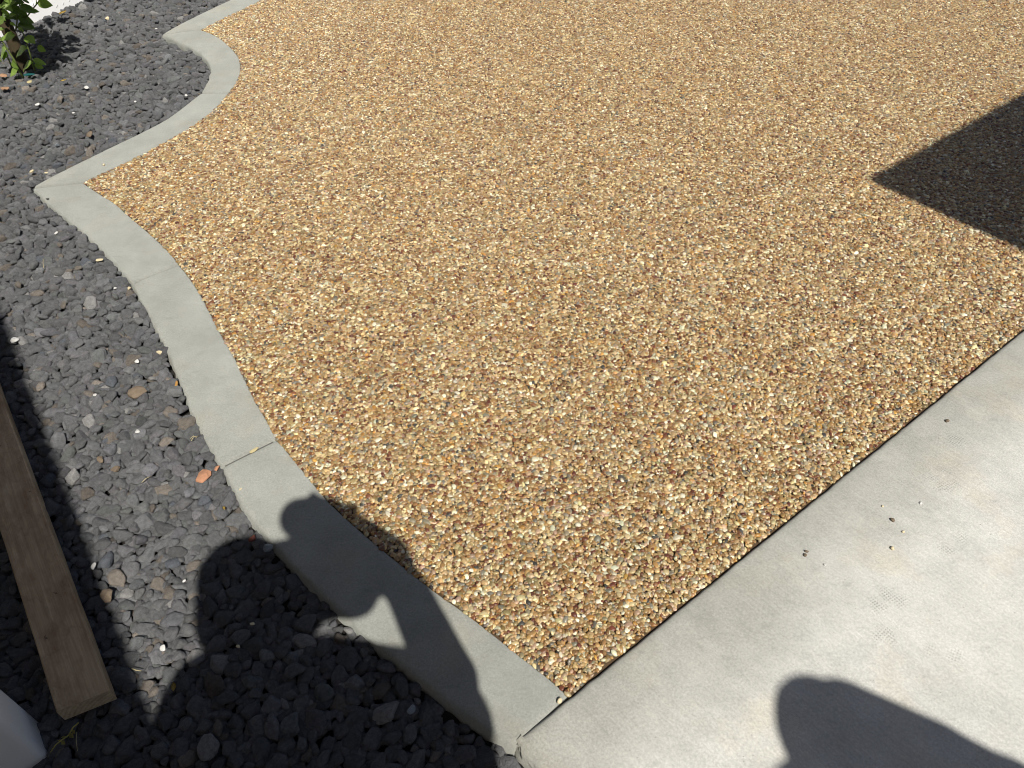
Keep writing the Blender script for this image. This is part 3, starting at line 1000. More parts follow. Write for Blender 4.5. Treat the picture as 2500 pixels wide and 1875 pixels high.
def add_leaf(base, tip, tint, k, roll=0.0, face=None):
    d = (tip - base); L = d.length; x = d / L
    up = (face or (UP * 0.7 - FW * 0.9)).copy()
    z = (up - x * up.dot(x)).normalized()
    y = z.cross(x)
    m = Matrix.Identity(4)
    m.col[0] = (*x, 0); m.col[1] = (*y, 0); m.col[2] = (*z, 0)
    o = link('leaf', LEAVES[k % 4], tree)
    m = m @ Matrix.Rotation(roll, 4, 'X') @ Matrix.Scale(L, 4)
    m.translation = base
    o.matrix_local = m
    o['tint'] = [tint[0], tint[1], tint[2], 1.0]
    return o
LG, MG, DG = (0.200, 0.300, 0.060), (0.150, 0.230, 0.045), (0.065, 0.110, 0.022)
LEAF = [((285, 655), (5, 705), LG, .1, -.10), ((180, 585), (285, 655), LG, .1, -.10), ((468, 680), (640, 790), MG, .1, -.09), ((505, 895), (215, 990), LG, -.1, -.10),
        ((140, 890), (-60, 1090), LG, .2, -.11), ((612, 1155), (352, 1240), LG, -.1, -.10), ((335, 1270), (180, 1405), LG, .2, -.12), ((605, 1103), (835, 1165), MG, .5, -.09),
        ((632, 1190), (805, 1248), MG, .3, -.09), ((330, 1370), (290, 1480), DG, .0, -.12), ((690, 850), (840, 945), MG, .8, -.08), ((330, 500), (440, 580), LG, .2, -.06),
        ((330, 455), (630, 492), DG, .1, -.03), ((315, 310), (610, 392), DG, .2, -.03), ((380, 205), (490, 335), DG, .1, -.03), ((365, 110), (600, 190), DG, .2, -.03),
        ((690, 62), (950, 80), MG, .4, -.02), ((590, 190), (695, 205), DG, .6, -.02), ((335, 252), (150, 272), LG, .2, -.05), ((120, 110), (440, 225), DG, .1, -.04),
        ((50, 30), (210, 190), LG, .0, -.06), ((80, 5), (290, 55), LG, .1, -.05), ((222, 1110), (325, 1262), MG, .6, -.11), ((140, 950), (25, 1095), DG, .2, -.10),
        ((690, 60), (640, -30), MG, .2, -.02), ((-10, 60), (40, 200), MG, .2, -.06), ((180, 20), (360, 60), DG, .2, -.03), ((250, -30), (420, 20), DG, .2, -.03),
        ((20, 200), (190, 260), MG, .3, -.05), ((460, 120), (600, 150), MG, .5, -.03), ((100, 700), (-40, 760), MG, .2, -.10), ((560, 1390), (470, 1440), MG, .1, -.10),
        ((260, 110), (300, 330), DG, .3, -.02), ((180, 420), (270, 450), LG, .2, -.05), ((-20, 420), (80, 330), MG, .2, -.06), ((30, 90), (150, 130), DG, .2, -.02), ((150, 60), (300, 150), DG, .1, -.01), ((40, 240), (200, 330), DG, .2, -.01), ((230, 170), (330, 260), DG, .3, -.01), ((10, 300), (130, 380), MG, .1, -.03),
        ((330, -20), (430, 100), DG, .1, -.01), ((60, -30), (180, 40), LG, .1, -.07), ((-30, 140), (70, 100), LG, .1, -.07), ((420, 10), (560, 40), DG, .3, -.01), ((200, 300), (330, 360), DG, .0, -.01), ((-40, 560), (60, 500), MG, .2, -.06), ((300, 20), (180, 110), LG, .1, -.05)]
for k, (a, b, c_, roll, dy) in enumerate(LEAF):
    r = random.Random(k)
    base = plant_pt(*a, dy); tip = plant_pt(*b, dy - r.uniform(-0.02, 0.03))
    f = math.exp(r.gauss(0, 0.12))
    add_leaf(base, tip, tuple(q * f for q in c_), k, roll + r.uniform(-.25, .25))
# the crown above the picture, whose shade falls on the rocks
r = random.Random(5)
def shade_pt(u, v, z): return sh(u, v, z) - BASE
crown_spots = []
for (u, v, n_) in ((105, 85, 10), (120, 100, 14), (135, 110, 12), (120, 130, 10), (150, 90, 9), (100, 115, 10), (140, 130, 7), (165, 80, 3), (92, 140, 8), (105, 155, 6)):
    for q in range(n_):
        crown_spots.append(shade_pt(u + r.gauss(0, 7), v + r.gauss(0, 7), r.uniform(0.75, 1.15)))
for q in range(130):
    crown_spots.append(Vector((r.gauss(-0.15, 0.25), r.gauss(-0.05, 0.2), r.uniform(0.85, 1.6))))
n_crown = 0
for p in crown_spots:
    d = Vector((r.gauss(0, 1), r.gauss(0, 1), r.gauss(-0.3, 0.5))).normalized() * r.uniform(0.06, 0.10)
    uu, vv, ww = project(np.array([tuple(p + BASE), tuple(p + d + BASE)]))
    if (vv > -25).any() and (uu > -25).any(): continue
    f = math.exp(r.gauss(0, 0.2))
    add_leaf(p, p + d, tuple(q * f for q in r.choice((LG, MG, MG, DG))), r.randrange(4), r.uniform(-.5, .5))
    n_crown += 1
print('crown leaves', n_crown)

# ------------------------------------------------------------------ loose bits
def chip_mesh(name, k, mat, angular=True):
    rag = 0.42 if name in ('brick_chip', 'bark_chip') else 0.10
    V, F = ICO2
    V = V.copy(); r_ = np.random.default_rng(900 + k)
    for _ in range(9 if angular else 3):
        n = r_.normal(size=3); n /= np.linalg.norm(n)
        over = np.maximum(0, V @ n - r_.uniform(0.45, 0.8)); V -= n * (over * 0.95)[:, None]
    V *= r_.uniform(0.85, 1.15, 3)
    for j in range(len(V)): V[j] *= 1 + rag * noise.noise(Vector(V[j]) * 2.2 + Vector((k * 3.7, 1, 0)))
    return from_data(name, V, F, mat, not angular)

bit_n = [0]
def stone_bit(name, cat, label, u, v, px, mat, z=0.0, flat=0.6, angular=True, aspect=1.25, ang=None, group=None):
    """a loose bit about px photograph pixels long, resting on what lies at height z"""
    bit_n[0] += 1
    k = bit_n[0]
    r_ = random.Random(k)
    p = at(u, v, z)
    L = (0.50 if name in ('pebble', 'brick_chip') else 0.42) * px * (p - CAM).length / FPX
    o = link(name, chip_mesh(name, k, mat, angular))
    o.location = p + Vector((0, 0, L * flat * 0.55))
    o.scale = (L * aspect ** 0.5, L / aspect ** 0.5, L * flat)
    o.rotation_euler = (r_.uniform(-.2, .2), r_.uniform(-.2, .2), ang if ang is not None else r_.uniform(0, 6.28))
    tag(o, label, cat, group)
    return o
ZL = -0.002     # top of the lava rock
GW = 'white stone chips lying among the lava rocks'
GP = 'loose pebbles strayed onto the concrete'
def c1(x, y): return (x / z3, y / z3)
def c2(x, y): return (x / z3, 400 + y / z3)
def c3(x, y): return (x / z3, 750 + y / z3)
def c4(x, y): return (x / 2.633, 1250 + y / 2.633)
def c5(x, y): return (600 + x / z2, 1100 + y / z2)
def c8(x, y): return (1900 + x / 3.687, 1000 + y / 3.687)
B = [
 # name, category, label, pixel, size, material, flat, angular, group
 ('stone_chip', 'stone chip', 'white chip on the lava rock level with the middle of the far kerb bulge', c1(670, 680), 11, M_WHITEBIT, .7, True, GW),
 ('stone_chip', 'stone chip', 'tiny white chip between the leafy tree and the straight far kerb', c1(567, 875), 7, M_WHITEBIT, .7, True, GW),
 ('stone_chip', 'stone chip', 'thin white fleck on lava rock left of the far kerb joint', c1(1045, 785), 9, M_WHITEBIT, .5, True, GW),
 ('stone_chip', 'stone chip', 'white chip hard against the inside bend of the far kerb', c1(1440, 740), 8, M_WHITEBIT, .7, True, GW),
 ('stone_chip', 'stone chip', 'pinkish pale chip high on the lava bed below the white fence', c1(828, 150), 15, M_CREAM, .6, True, GW),
 ('stone_chip', 'stone chip', 'cream wedge shaped chip just above the pointed kerb corner', c1(250, 1328), 14, M_CREAM, .6, True, GW),
 ('stone_chip', 'stone chip', 'curled pale chip beside the cream wedge above the kerb corner', c1(360, 1336), 10, M_CREAM, .4, True, GW),
 ('stone_chip', 'stone chip', 'grey white speckled chip up the bed from the pointed kerb corner', c1(440, 1125), 13, M_GREYBIT, .6, True, GW),
 ('stone_chip', 'stone chip', 'flat white sliver on the lava rock below the leafy tree', c1(293, 808), 15, M_WHITEBIT, .35, True, GW),
 ('stone_chip', 'stone chip', 'bright chip lying in the shade of the leafy tree', c1(390, 280), 8, M_WHITEBIT, .7, True, GW),
 ('stone_chip', 'stone chip', 'small white chip by the far kerb tip', c1(1207, 225), 7, M_WHITEBIT, .6, True, GW),
 ('stone_chip', 'stone chip', 'round white chip on lava rock below the pointed kerb corner', c2(437, 537), 9, M_WHITEBIT, .8, True, GW),
 ('stone_chip', 'stone chip', 'white chip left of the first kerb joint', c2(890, 962), 10, M_WHITEBIT, .6, True, GW),
 ('stone_chip', 'stone chip', 'yellowish chip touching the kerb just below the first joint', c2(1000, 962), 12, M_CREAM, .6, True, GW),
 ('stone_chip', 'stone chip', 'larger white chip at the shadow edge on the left', c2(118, 1365), 22, M_WHITEBIT, .55, True, GW),
 ('stone_chip', 'stone chip', 'large cream chip close to the kerb halfway down the bed', c2(1233, 1462), 17, M_CREAM, .6, True, GW),
 ('stone_chip', 'stone chip', 'white blocky chip left of the large cream chip', c2(1060, 1528), 13, M_WHITEBIT, .7, True, GW),
 ('stone_chip', 'stone chip', 'white chip out in the middle of the sunlit lava rock', c3(1062, 963), 15, M_WHITEBIT, .5, True, GW),
 ('stone_chip', 'stone chip', 'twin white specks on the lava right of the board shade', c3(732, 680), 10, M_WHITEBIT, .5, True, GW),
 ('stone_chip', 'stone chip', 'bright white chip on the shade line beside the board', c4(605, 350), 17, M_WHITEBIT, .6, True, GW),
 ('stone_chip', 'stone chip', 'small white chip left of the head shadow', c4(1185, 445), 9, M_WHITEBIT, .5, True, GW),
 ('stone_chip', 'stone chip', 'white smear like chip in the narrowing sunlit rocks', c4(1050, 875), 18, M_WHITEBIT, .3, True, GW),
 ('stone_chip', 'stone chip', 'cream chip where the neck of the shadow meets the shoulder', c4(1530, 866), 12, M_CREAM, .6, True, GW),
 ('stone_chip', 'stone chip', 'pale oval chip deep in the shadow beside the kerb', c5(865, 1355), 24, M_GREYBIT, .4, False, GW),
 ('stone_chip', 'stone chip', 'grey blue stone against the kerb inside the shadow', c4(1725, 237), 30, M_GREYBIT, .8, True, None),
 ('stone_chip', 'stone chip', 'dark red stone at the shadow tip against the kerb', c4(1625, 177), 26, M_RUST, .7, True, None),
 ('stone_chip', 'stone chip', 'small beige pebble in the shadow under the kerb', c5(35, 908), 12, M_CREAM, .7, False, GW),
 ('stone_chip', 'stone chip', 'rusty tan stone standing out left of the middle kerb section', c3(1062, 672), 42, M_TAN, .6, True, 'tan stones among the lava rocks'),
 ('stone_chip', 'stone chip', 'tan stone below the rusty one towards the board', c3(782, 1180), 24, M_TAN, .7, True, 'tan stones among the lava rocks'),
 ('stone_chip', 'stone chip', 'tan flat stone right of the other tan stone by the board', c3(895, 1255), 26, M_TAN, .5, True, 'tan stones among the lava rocks'),
 ('stone_chip', 'stone chip', 'pale brown stone in the sunlit rocks beside the board shade', c4(700, 545), 46, M_TAN, .5, True, 'tan stones among the lava rocks'),
 ('stone_chip', 'stone chip', 'brown stone up the bed beside the straight far kerb', c1(697, 1045), 20, M_TAN, .7, True, 'tan stones among the lava rocks'),
 ('stone_chip', 'stone chip', 'small tan stone on the far lava rock', c1(755, 470), 9, M_TAN, .7, True, 'tan stones among the lava rocks'),
 ('brick_chip', 'brick chip', 'orange broken brick flake on the lava rock by the kerb', c3(1563, 1306), 40, M_BRICK, .35, True, None),
 ('brick_chip', 'brick chip', 'small orange brick crumb wedged against the kerb edge', c3(1676, 1245), 15, M_BRICK, .6, True, None),
 ('bark_chip', 'bark chip', 'curl of orange bark left of the leafy tree foot', c1(30, 590), 17, M_PEEL, .35, False, None),
 ('bark_chip', 'bark chip', 'pale peeled bark strip below the leafy tree', c1(38, 690), 22, M_PEEL, .35, True, None),
 ('bark_chip', 'bark chip', 'light splinter lying by the foot of the leafy tree', c1(235, 635), 16, M_STRAW, .35, True, None),
]
for (nm, cat, lab, (u, v), px, mat, flat, angl, grp) in B:
    stone_bit(nm, cat, lab, u, v, px, mat, ZL, flat, angl, group=grp)
stone_bit('wood_chip', 'wood chip', 'upright orange wood splinter beside the kerb', *c3(1358, 627), 27, M_CHIP, ZL, .35, True, 3.2, R(100))
stone_bit('shell_chip', 'shell chip', 'cream hollow shell like chip left of the kerb', *c2(772, 746), 17, M_CREAM, ZL, .35, True, 1.7, R(10))
stone_bit('plant_tag', 'plant tag', 'teal plastic tag at the foot of the leafy tree', *c1(230, 580), 20, M_TEAL, ZL, .3, True, 2.6, R(-5))
PEB = [
 ('tan pebble alone on the slab near the right edge of the picture', c8(1520, 108), 9, M_TAN),
 ('white pebble on the slab casting a dark little shadow', c8(1283, 848), 9, M_WHITEBIT),
 ('largest tan pebble lying on the slab', c8(1027, 998), 11, M_TAN),
 ('small yellow pebble below the largest tan pebble on the slab', c8(1123, 1102), 7, M_CREAM),
 ('cream pebble on the slab nearest below the small yellow one', c8(1028, 1252), 10, M_CREAM),
 ('upper of two touching tan pebbles on the slab', c8(253, 1278), 8.5, M_TAN),
 ('lower of two touching tan pebbles on the slab', c8(240, 1313), 9, M_TAN),
 ('tiny white pebble on the slab below the touching pair', c8(418, 1400), 6.5, M_WHITEBIT),
 ('tiny pale pebble on the slab towards the gravel edge', c8(937, 872), 5.5, M_CREAM)]
for lab, (u, v), px, mat in PEB:
    stone_bit('pebble', 'pebble', lab, u, v, px, mat, ZS, .75, False, group=GP)
stone_bit('pebble', 'pebble', 'cream pebble stuck in the gap between kerb end and slab', *c5(1640, 1310), 14, M_CREAM, 0.0, .8, False, group=GP)
stone_bit('pebble', 'pebble', 'pale pebble on the straight far kerb', *c1(806, 1274), 7, M_CREAM, 0.001, .7, False, group=GP)
stone_bit('stone_chip', 'stone chip', 'dark crumb of lava sitting on the kerb near its pointed corner', *c2(367, 274), 9, M_DARKBIT, 0.001, .7, True)
stone_bit('leaf_scrap', 'leaf scrap', 'dry cream leaf scrap in the second kerb joint', *c3(1957, 1102), 22, M_STRAW, 0.001, .10, True, 2.6, R(35))
stone_bit('leaf_scrap', 'leaf scrap', 'tiny yellow leaf scrap on the kerb below the second joint', 587.5, 1194, 9, M_CREAM, 0.001, .2, True, 1.8, R(60))

def leaf_flat(label, u, v, px, ang, mat, z):
    bm = bmesh.new()
    p = at(u, v, z); L = px * (p - CAM).length / FPX
    rows = []
    for a in range(7):
        t = a / 6; w = 0.27 * math.sin(math.pi * t) + 0.01
        rows.append([bm.verts.new((t - .5, s * w, 0.12 * abs(s) + 0.18 * (t - .5) ** 2)) for s in (-1, 0, 1)])
    for a in range(6):
        for b in (0, 1): bm.faces.new((rows[a][b], rows[a + 1][b], rows[a + 1][b + 1], rows[a][b + 1]))
    bmesh.ops.solidify(bm, geom=bm.faces[:], thickness=0.03)
    o = link('fallen_leaf', from_bm('fallen_leaf', bm, mat))
    o.location = p + Vector((0, 0, 0.003)); o.scale = (L, L, L); o.rotation_euler = (0.1, -0.1, ang)
    return tag(o, label, 'leaf', 'dry leaves fallen on the lava rock')
leaf_flat('small yellow leaf on the lava rock near the kerb above the head shadow', *c3(1733, 1558), 13, R(-50), M_DRYLEAF, 0.004)
leaf_flat('orange yellow leaf at the tip of the sunlit rocks', *c4(1122, 1130), 22, R(-70), M_DRYLEAF, 0.004)
leaf_flat('yellow leaf on the lava rock under the white fence', *c1(487, 105), 15, R(50), M_DRYLEAF, 0.02)
leaf_flat('pale yellow leaf on the lava rock beside the tree foot', *c1(492, 628), 12, R(20), M_DRYLEAF, 0.006)

def straw(name, label, cat, pix, z, rad, mat, group=None):
    bm = bmesh.new()
    pts = [at(u, v, z) + Vector((0, 0, 0.004 * math.sin(k * 2.1))) for k, (u, v) in enumerate(pix)]
    b0 = pts[0].copy()
    tube_bm(bm, [p - b0 for p in pts], [rad * (1 - 0.4 * k / len(pts)) for k in range(len(pts))], 6)
    o = link(name, from_bm(name, bm, mat)); o.location = b0
    return tag(o, label, cat, group)
o = straw('dry_sprig', 'withered yellow green sprig beside the board end', 'sprig', [(192, 1764), (180, 1778), (166, 1793), (150, 1807), (138, 1820), (121, 1835)], 0.004, 0.0016, M_SPRIG)
for k, (u, v, du, dv) in enumerate(((176, 1782, 8, 9), (162, 1797, -14, 4), (148, 1809, 12, 8), (135, 1822, -10, 8), (168, 1790, 12, 12), (152, 1806, -13, 3))):
    bm = bmesh.new()
    a, b = at(u, v, 0.005) - o.location, at(u + du, v + dv, 0.006) - o.location
    d = (b - a); s = Vector((-d.y, d.x, 0)) * 0.28
    q = [bm.verts.new(x) for x in (a, a + d * .5 + s + UP * .002, b, a + d * .5 - s - UP * .001)]
    bm.faces.new(q); bmesh.ops.solidify(bm, geom=bm.faces[:], thickness=0.0006)
    link('leaflet', from_bm('leaflet', bm, M_SPRIG), o)
GS = 'thin dry straws on the lava rock'
straw('straw', 'thin straw standing near the withered sprig', 'straw', [(187, 1788), (188, 1808), (187, 1832)], 0.005, 0.0007, M_STRAW, GS)
straw('straw', 'pale straw across the sunlit rocks right of the board', 'straw', [(346, 1178), (358, 1170), (368, 1160)], 0.004, 0.0008, M_STRAW, GS)
straw('straw', 'dry grass wisp against the kerb above the second joint', 'straw', [(467, 1076), (474, 1068), (483, 1063)], 0.004, 0.0008, M_STRAW, GS)
straw('straw', 'second grass wisp crossing the one at the kerb', 'straw', [(464, 1071), (473, 1066), (480, 1067)], 0.004, 0.0007, M_STRAW, GS)
straw('straw', 'short upright straw on the lava left of the first kerb joint', 'straw', [(107, 632), (106, 642), (105, 652)], 0.004, 0.0008, M_STRAW, GS)
straw('straw', 'pale straw at the end of the narrowing sunlit rocks', 'straw', [(322, 1632), (333, 1638), (343, 1636)], 0.004, 0.0012, M_STRAW, GS)

# ------------------------------------------------------------------ what throws the straight shadows: house eave and patio cover
M_STUCCO = plain('house_stucco', (0.55, 0.52, 0.47), 0.9, 0.08, 8, 0.3)
M_ROOF = plain('roof_shingle', (0.10, 0.09, 0.085), 0.9, 0.3, 14, 0.4)
M_TRIM = plain('painted_trim', (0.62, 0.61, 0.58), 0.5, 0.04, 8)
def frame_pt(e1, e2, z): return E1 * e1 + E2 * e2 + UP * z
ZE = 2.42
sp = at(250, 1500)
e1_shadow = sp.dot(E1)
e1_eave = e1_shadow + S.dot(E1) * (ZE / S.z)
house = tag(empty('house', frame_pt(e1_eave - 1.2, -2.6, 0)), 'house with overhanging eave left of the lava bed', 'house')
hb = house.location.copy()
# the eave edge runs a degree off the slab's direction, as its shadow does
E2h = Vector((math.cos(R(-56)), math.sin(R(-56)), 0)); E1h = Vector((math.cos(R(34)), math.sin(R(34)), 0))
ev = sp + S * (ZE / S.z)                 # a point of the eave's lower edge
def hp(a, b, z): return Vector((ev.x, ev.y, 0)) + E1h * a + E2h * b + UP * z - hb
link('wall', box_mesh('wall', hp(-1.25, -3.6, -0.12), E1h * 0.15, E2h * 7.5, UP * 2.9, M_STUCCO), house)
link('roof', box_mesh('roof', hp(-2.2, -3.9, ZE + 0.06), E1h * 2.17 , E2h * 8.2, UP * 0.03 , M_ROOF), house)
link('soffit', box_mesh('soffit', hp(-1.10, -3.9, ZE + 0.02), E1h * 1.07, E2h * 8.2, UP * 0.035, M_TRIM), house)
link('fascia', box_mesh('fascia', hp(-0.028, -3.9, ZE), E1h * 0.028, E2h * 8.2, UP * 0.15, M_TRIM), house)

ZR = 2.55
rc = at(2144, 450) + S * (ZR / S.z)
cover = tag(empty('patio_cover', (rc.x, rc.y, 0)), 'flat roofed patio cover on posts to the right of the gravel', 'patio cover')
def rp(a, b, z): return E1 * a + E2 * b + UP * z
link('roof_deck', box_mesh('roof_deck', rp(0, 0, ZR), E1 * 3.4, E2 * 4.4, UP * 0.06, M_TRIM), cover)
link('roofing', box_mesh('roofing', rp(0.03, 0.03, ZR + 0.06), E1 * 3.34, E2 * 4.34, UP * 0.02, M_ROOF), cover)
pm = box_mesh('post', Vector((0, 0, 0)), E1 * 0.1, E2 * 0.1, UP * (ZR + 0.1), M_TRIM, 0.006)
for a, b in ((3.1, 0.25), (3.1, 4.0), (0.7, 4.0), (1.4, 0.35)):
    o = link('post', pm, cover); o.location = rp(a, b, -0.1)

# ------------------------------------------------------------------ people behind the camera (their shadows fall into the picture)
M_SKIN = plain('skin', (0.48, 0.30, 0.21), 0.55, 0.08, 20)
M_SHIRT = plain('grey_shirt', (0.16, 0.17, 0.19), 0.9, 0.15, 60, 0.3)
M_JEANS = plain('blue_jeans', (0.05, 0.07, 0.12), 0.9, 0.2, 80, 0.3)
M_HAIR = plain('dark_hair', (0.03, 0.022, 0.016), 0.6, 0.3, 120, 0.4)
M_SHOE = plain('brown_boot', (0.08, 0.05, 0.03), 0.7, 0.2, 40)
def capsule(bm, a, b, ra, rb, seg=14):
    a, b = Vector(a), Vector(b)
    d = b - a
    if d.length < 1e-5: d = Vector((0, 0, 1e-4))
    x = d.normalized(); y = x.orthogonal().normalized(); z = x.cross(y)
    rows = []
    for t in range(0, 6): th = -math.pi / 2 + math.pi / 2 * t / 5; rows.append((a + x * ra * math.sin(th), max(1e-4, ra * math.cos(th))))
    for t in range(0, 6): th = math.pi / 2 * t / 5; rows.append((b + x * rb * math.sin(th), max(1e-4, rb * math.cos(th))))
    R_ = [[bm.verts.new(c + (y * math.cos(q) + z * math.sin(q)) * rr) for q in [6.28318 * k / seg for k in range(seg)]] for c, rr in rows]
    for k in range(len(R_) - 1):
        for q in range(seg): bm.faces.new((R_[k][q], R_[k][(q + 1) % seg], R_[k + 1][(q + 1) % seg], R_[k + 1][q]))
    bm.faces.new(R_[0][::-1]); bm.faces.new(R_[-1])

def person_mesh(name, caps, voxel=0.009):
    """one continuous skin grown round a list of limbs and shadow padding (a, b, radius a, radius b, material)"""
    mats = [M_SKIN, M_SHIRT, M_JEANS, M_HAIR, M_SHOE]
    bm = bmesh.new()
    for a, b, ra, rb, m in caps: capsule(bm, a, b, ra, rb)
    bmesh.ops.recalc_face_normals(bm, faces=bm.faces)
    tmp = bpy.data.objects.new('tmp', from_bm('tmp', bm, None))
    col.objects.link(tmp)
    md = tmp.modifiers.new('r', 'REMESH'); md.mode = 'VOXEL'; md.voxel_size = voxel; md.use_smooth_shade = True
    ms = tmp.modifiers.new('s', 'SMOOTH'); ms.iterations = 3; ms.factor = 0.5
    dg = bpy.context.evaluated_depsgraph_get()
    me = bpy.data.meshes.new_from_object(tmp.evaluated_get(dg))
    bpy.data.objects.remove(tmp)
    me.name = name
    me.materials.clear()
    for m in mats: me.materials.append(m)
    n = len(me.polygons)
    C = np.zeros(n * 3); me.polygons.foreach_get('center', C); C = C.reshape(-1, 3)
    best = np.full(n, 9.0); idx = np.zeros(n, int)
    for a, b, ra, rb, m in caps:
        a, b = np.array(a), np.array(b); ab = b - a; l2 = max(ab @ ab, 1e-9)
        t = np.clip(((C - a) @ ab) / l2, 0, 1)
        d = np.linalg.norm(C - (a + t[:, None] * ab), axis=1) - (ra * (1 - t) + rb * t)
        w = d < best; best[w] = d[w]; idx[w] = m
    me.polygons.foreach_set('material_index', idx.astype(np.int32))
    me.polygons.foreach_set('use_smooth', [True] * n)
    return me

def head_caps(c, fwd, hair=True, r0=0.085):
    """skull, face, nose, ears and hair round a head centre"""
    f = fwd.normalized(); s = f.cross(UP).normalized(); u = s.cross(f)
    k = r0 / 0.085
    L = [(c + u * .025 * k - f * .012 * k, c + u * .02 * k + f * .015 * k, .086 * k, .082 * k, 0), (c - u * .05 * k + f * .02 * k, c - u * .075 * k + f * .04 * k, .062 * k, .045 * k, 0),
         (c + f * .095 * k + u * .01 * k, c + f * .112 * k - u * .022 * k, .010, .014, 0), (c + f * .085 * k - u * .052 * k - s * .02, c + f * .085 * k - u * .052 * k + s * .02, .010, .010, 0)]
    for q in (-1, 1):
        L.append((c + s * q * .082 * k + u * .015 * k - f * .005, c + s * q * .084 * k - u * .02 * k, .016, .012, 0))
        L.append((c + s * q * .033 * k + f * .076 * k + u * .015 * k, c + s * q * .033 * k + f * .078 * k + u * .015 * k, .013, .013, 0))
    if hair:
        L += [(c + u * .05 * k - f * .03 * k, c + u * .045 * k + f * .02 * k, .088 * k, .082 * k, 3), (c - f * .045 * k - u * .01 * k, c - f * .04 * k + u * .02 * k, .078 * k, .08 * k, 3)]
    return L

def hand_caps(wrist, palm, out, across, curl, thumb_dir):
    """palm, four unequal curled fingers and a thumb from its side"""
    L = []
    o = out.normalized(); a = across.normalized(); c = curl.normalized()
    for q in (-.028, -.009, .010, .028):
        L.append((wrist + a * q * .55, palm + a * q + o * .02, .015, .013, 0))
    for q, ln in ((-.030, .068), (-.010, .078), (.010, .074), (.029, .056)):
        k0 = palm + a * q + o * .035
        k1 = k0 + o * ln * .42 + c * ln * .12
        k2 = k1 + o * ln * .15 + c * ln * .34
        k3 = k2 - o * ln * .12 + c * ln * .24
        L += [(k0, k1, .0105, .0098, 0), (k1, k2, .0098, .009, 0), (k2, k3, .009, .0078, 0)]
    t0 = palm - o * .012 + thumb_dir * .026
    t1 = t0 + thumb_dir * .028 + o * .022
    t2 = t1 + o * .028 + c * .018
    L += [(palm - o * .02, t0, .016, .015, 0), (t0, t1, .0135, .012, 0), (t1, t2, .012, .009, 0)]
    return L

# the one who takes the picture, phone held out in both hands
ph_c = CAM + cx * 0.058 + cy * (-0.022) + cz * 0.010
def V3(v): return Vector(v)
HEAD = sh(592, 1476, 1.57)
lh, rh = sh(742, 1280, 1.52), sh(930, 1345, 1.48)
lw, rw = sh(815, 1385, 1.47), sh(990, 1432, 1.42)
le, re_ = sh(730, 1490, 1.27), sh(1093, 1652, 1.17)
ls, rs = sh(505, 1715, 1.37), sh(1090, 1765, 1.36)
nk = sh(660, 1610, 1.43)
mid = (ls + rs) / 2
hipc = Vector((mid.x + .04, mid.y - .04, 0.93))
mid = mid - UP * .02
sx = (rs - ls); sx.z = 0; sx.normalize()
fwd = UP.cross(sx)
caps = head_caps(HEAD, (CAM - HEAD) + Vector((0, .15, -.25)), True, 0.092)
caps += [(HEAD - UP * .09, nk, .052, .058, 0), (nk, mid + UP * .0, .065, .12, 1)]
caps += [(ls, rs, .085, .085, 1), (mid - UP * .03, hipc + UP * .22, .155, .145, 1), (sh(700, 1450, 1.40), sh(865, 1448, 1.43), .07, .05, 1), (sh(620, 1400, 1.55), sh(765, 1372, 1.50), .062, .06, 1), (sh(735, 1266, 1.52), sh(800, 1264, 1.52), .050, .050, 0), (sh(875, 1312, 1.48), sh(948, 1362, 1.47), .05, .052, 0), (sh(790, 1330, 1.51), sh(870, 1370, 1.49), .035, .035, 0), (sh(780, 1645, 1.40), sh(1030, 1672, 1.38), .065, .062, 1), (sh(475, 1740, 1.36), sh(440, 1920, 1.15), .075, .075, 1), (rs, hipc + sx * .10 + UP * .1, .085, .12, 1), (ls * .72 + rs * .28 - UP * .08, rs * .72 + ls * .28 - UP * .08, .13, .13, 1), (hipc + UP * .25 - sx * .05, hipc + UP * .25 + sx * .05, .13, .13, 1),  # torso and limbs, plus unseen padding added only to fill out the cast shadow
         (hipc - sx * .06, hipc + sx * .06, .14, .14, 2), (hipc + UP * .1 - sx * .05, hipc + UP * .1 + sx * .05, .138, .138, 1)]
for s_, e_, w_, h_ in ((ls, le, lw, lh), (rs, re_, rw, rh)):
    caps += [(s_, e_, .066, .058, 1), (e_, w_, .056, .047, 1), (w_, h_, .044, .042, 0)]
caps += hand_caps(lw, lh, cx * 0.55 + cy * .6, cy * .7 - cx * .5, -cz * -1.0, cx * .6 + cy * .5)
caps += hand_caps(rw, rh, -cx * 0.8 + cy * .5, cy * .8 + cx * .5, -cz * -1.0, -cx * .6 + cy * .6)
for q in (-1, 1):
    hp_ = hipc + sx * .095 * q - UP * .03
    kn = Vector((hp_.x + sx.x * .02 * q, hp_.y, .50)) + fwd * .03
    an = Vector((kn.x, kn.y, .09)) - fwd * .04
    caps += [(hp_, kn, .088, .062, 2), (kn, an, .060, .044, 2), (an - UP * .04 - fwd * .03, an - UP * .055 + fwd * .15, .045, .036, 4)]
pm_ = person_mesh('person', [(tuple(a), tuple(b), ra, rb, m) for a, b, ra, rb, m in caps])
photog = tag(link('person', pm_), 'person in grey shirt and jeans holding a phone out in both hands', 'person')
bmph = box_mesh('phone', ph_c - cx * .078 - cy * .038 - cz * .004, cx * .156, cy * .076, cz * .008, plain('black_glass', (0.02, 0.02, 0.022), 0.15), 0.003)
tag(link('phone', bmph), 'black phone held sideways by the person', 'phone')

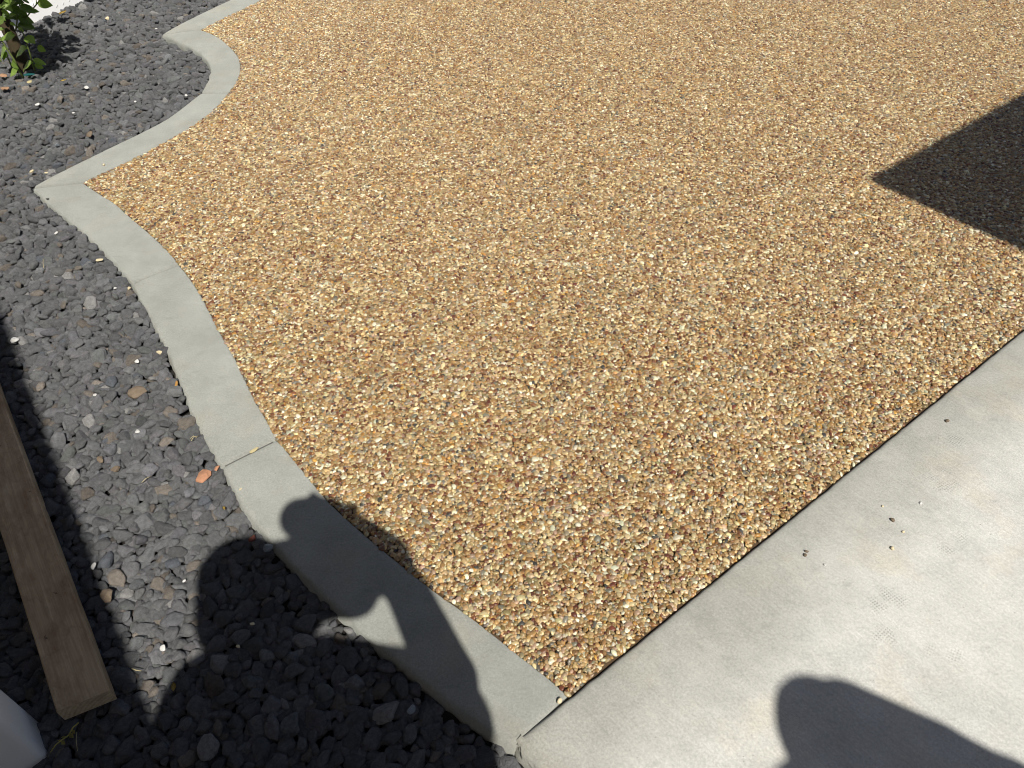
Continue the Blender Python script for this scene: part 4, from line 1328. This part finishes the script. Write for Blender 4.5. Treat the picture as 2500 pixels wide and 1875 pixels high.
# the one who stands to the right of them
HEAD2 = sh(2062, 1856, 1.60)
ls2, rs2 = sh(2230, 2110, 1.40), sh(2490, 1985, 1.44)
nk2 = sh(2090, 1920, 1.46)
mid2 = (ls2 + rs2) / 2
sx2 = (rs2 - ls2); sx2.z = 0; sx2.normalize()
fw2 = UP.cross(sx2)
hip2 = Vector((mid2.x, mid2.y - .02, .93))
caps = head_caps(HEAD2, fw2 + Vector((0, 0, -.35)), True, 0.086)
caps += [(HEAD2 - UP * .08, nk2, .052, .06, 0), (nk2, mid2, .065, .12, 1), (sh(2078, 1764, 1.57), sh(2319, 1885, 1.48), .072, .078, 1), (sh(2319, 1885, 1.48), sh(2520, 2010, 1.42), .075, .085, 1), (HEAD2 - UP * .05, sh(2016, 2010, 1.43), .08, .09, 3),  # shoulder bridge and nape bulk are added to round out the cast shadow
         (ls2, rs2, .08, .085, 1), (mid2 - UP * .03, hip2 + UP * .22, .145, .135, 1), (ls2 * .7 + rs2 * .3 - UP * .09, rs2 * .7 + ls2 * .3 - UP * .09, .13, .13, 1),
         (hip2 - sx2 * .06, hip2 + sx2 * .06, .14, .14, 2), (hip2 + UP * .12 - sx2 * .04, hip2 + UP * .12 + sx2 * .04, .137, .137, 1)]
for q, s_ in ((-1, ls2), (1, rs2)):
    e_ = s_ + Vector((sx2.x * .06 * q, sx2.y * .06 * q, -.29)); w_ = e_ + fw2 * .12 - UP * .22; h_ = w_ + fw2 * .03 - UP * .08
    caps += [(s_, e_, .062, .05, 1), (e_, w_, .048, .036, 0), (w_, h_, .034, .03, 0)]
    caps += hand_caps(w_, h_, Vector((0, 0, -1)) + fw2 * .2, fw2, sx2 * -q, fw2)
    hp_ = hip2 + sx2 * .095 * q - UP * .03
    kn = Vector((hp_.x, hp_.y, .50)) + fw2 * .02
    an = Vector((kn.x, kn.y, .09)) - fw2 * .03
    caps += [(hp_, kn, .088, .062, 2), (kn, an, .060, .044, 2), (an - UP * .04 - fw2 * .03, an - UP * .055 + fw2 * .15, .045, .036, 4)]
pm2 = person_mesh('person', [(tuple(a), tuple(b), ra, rb, m) for a, b, ra, rb, m in caps])
tag(link('person', pm2), 'person in grey shirt and jeans standing empty handed on the slab', 'person')
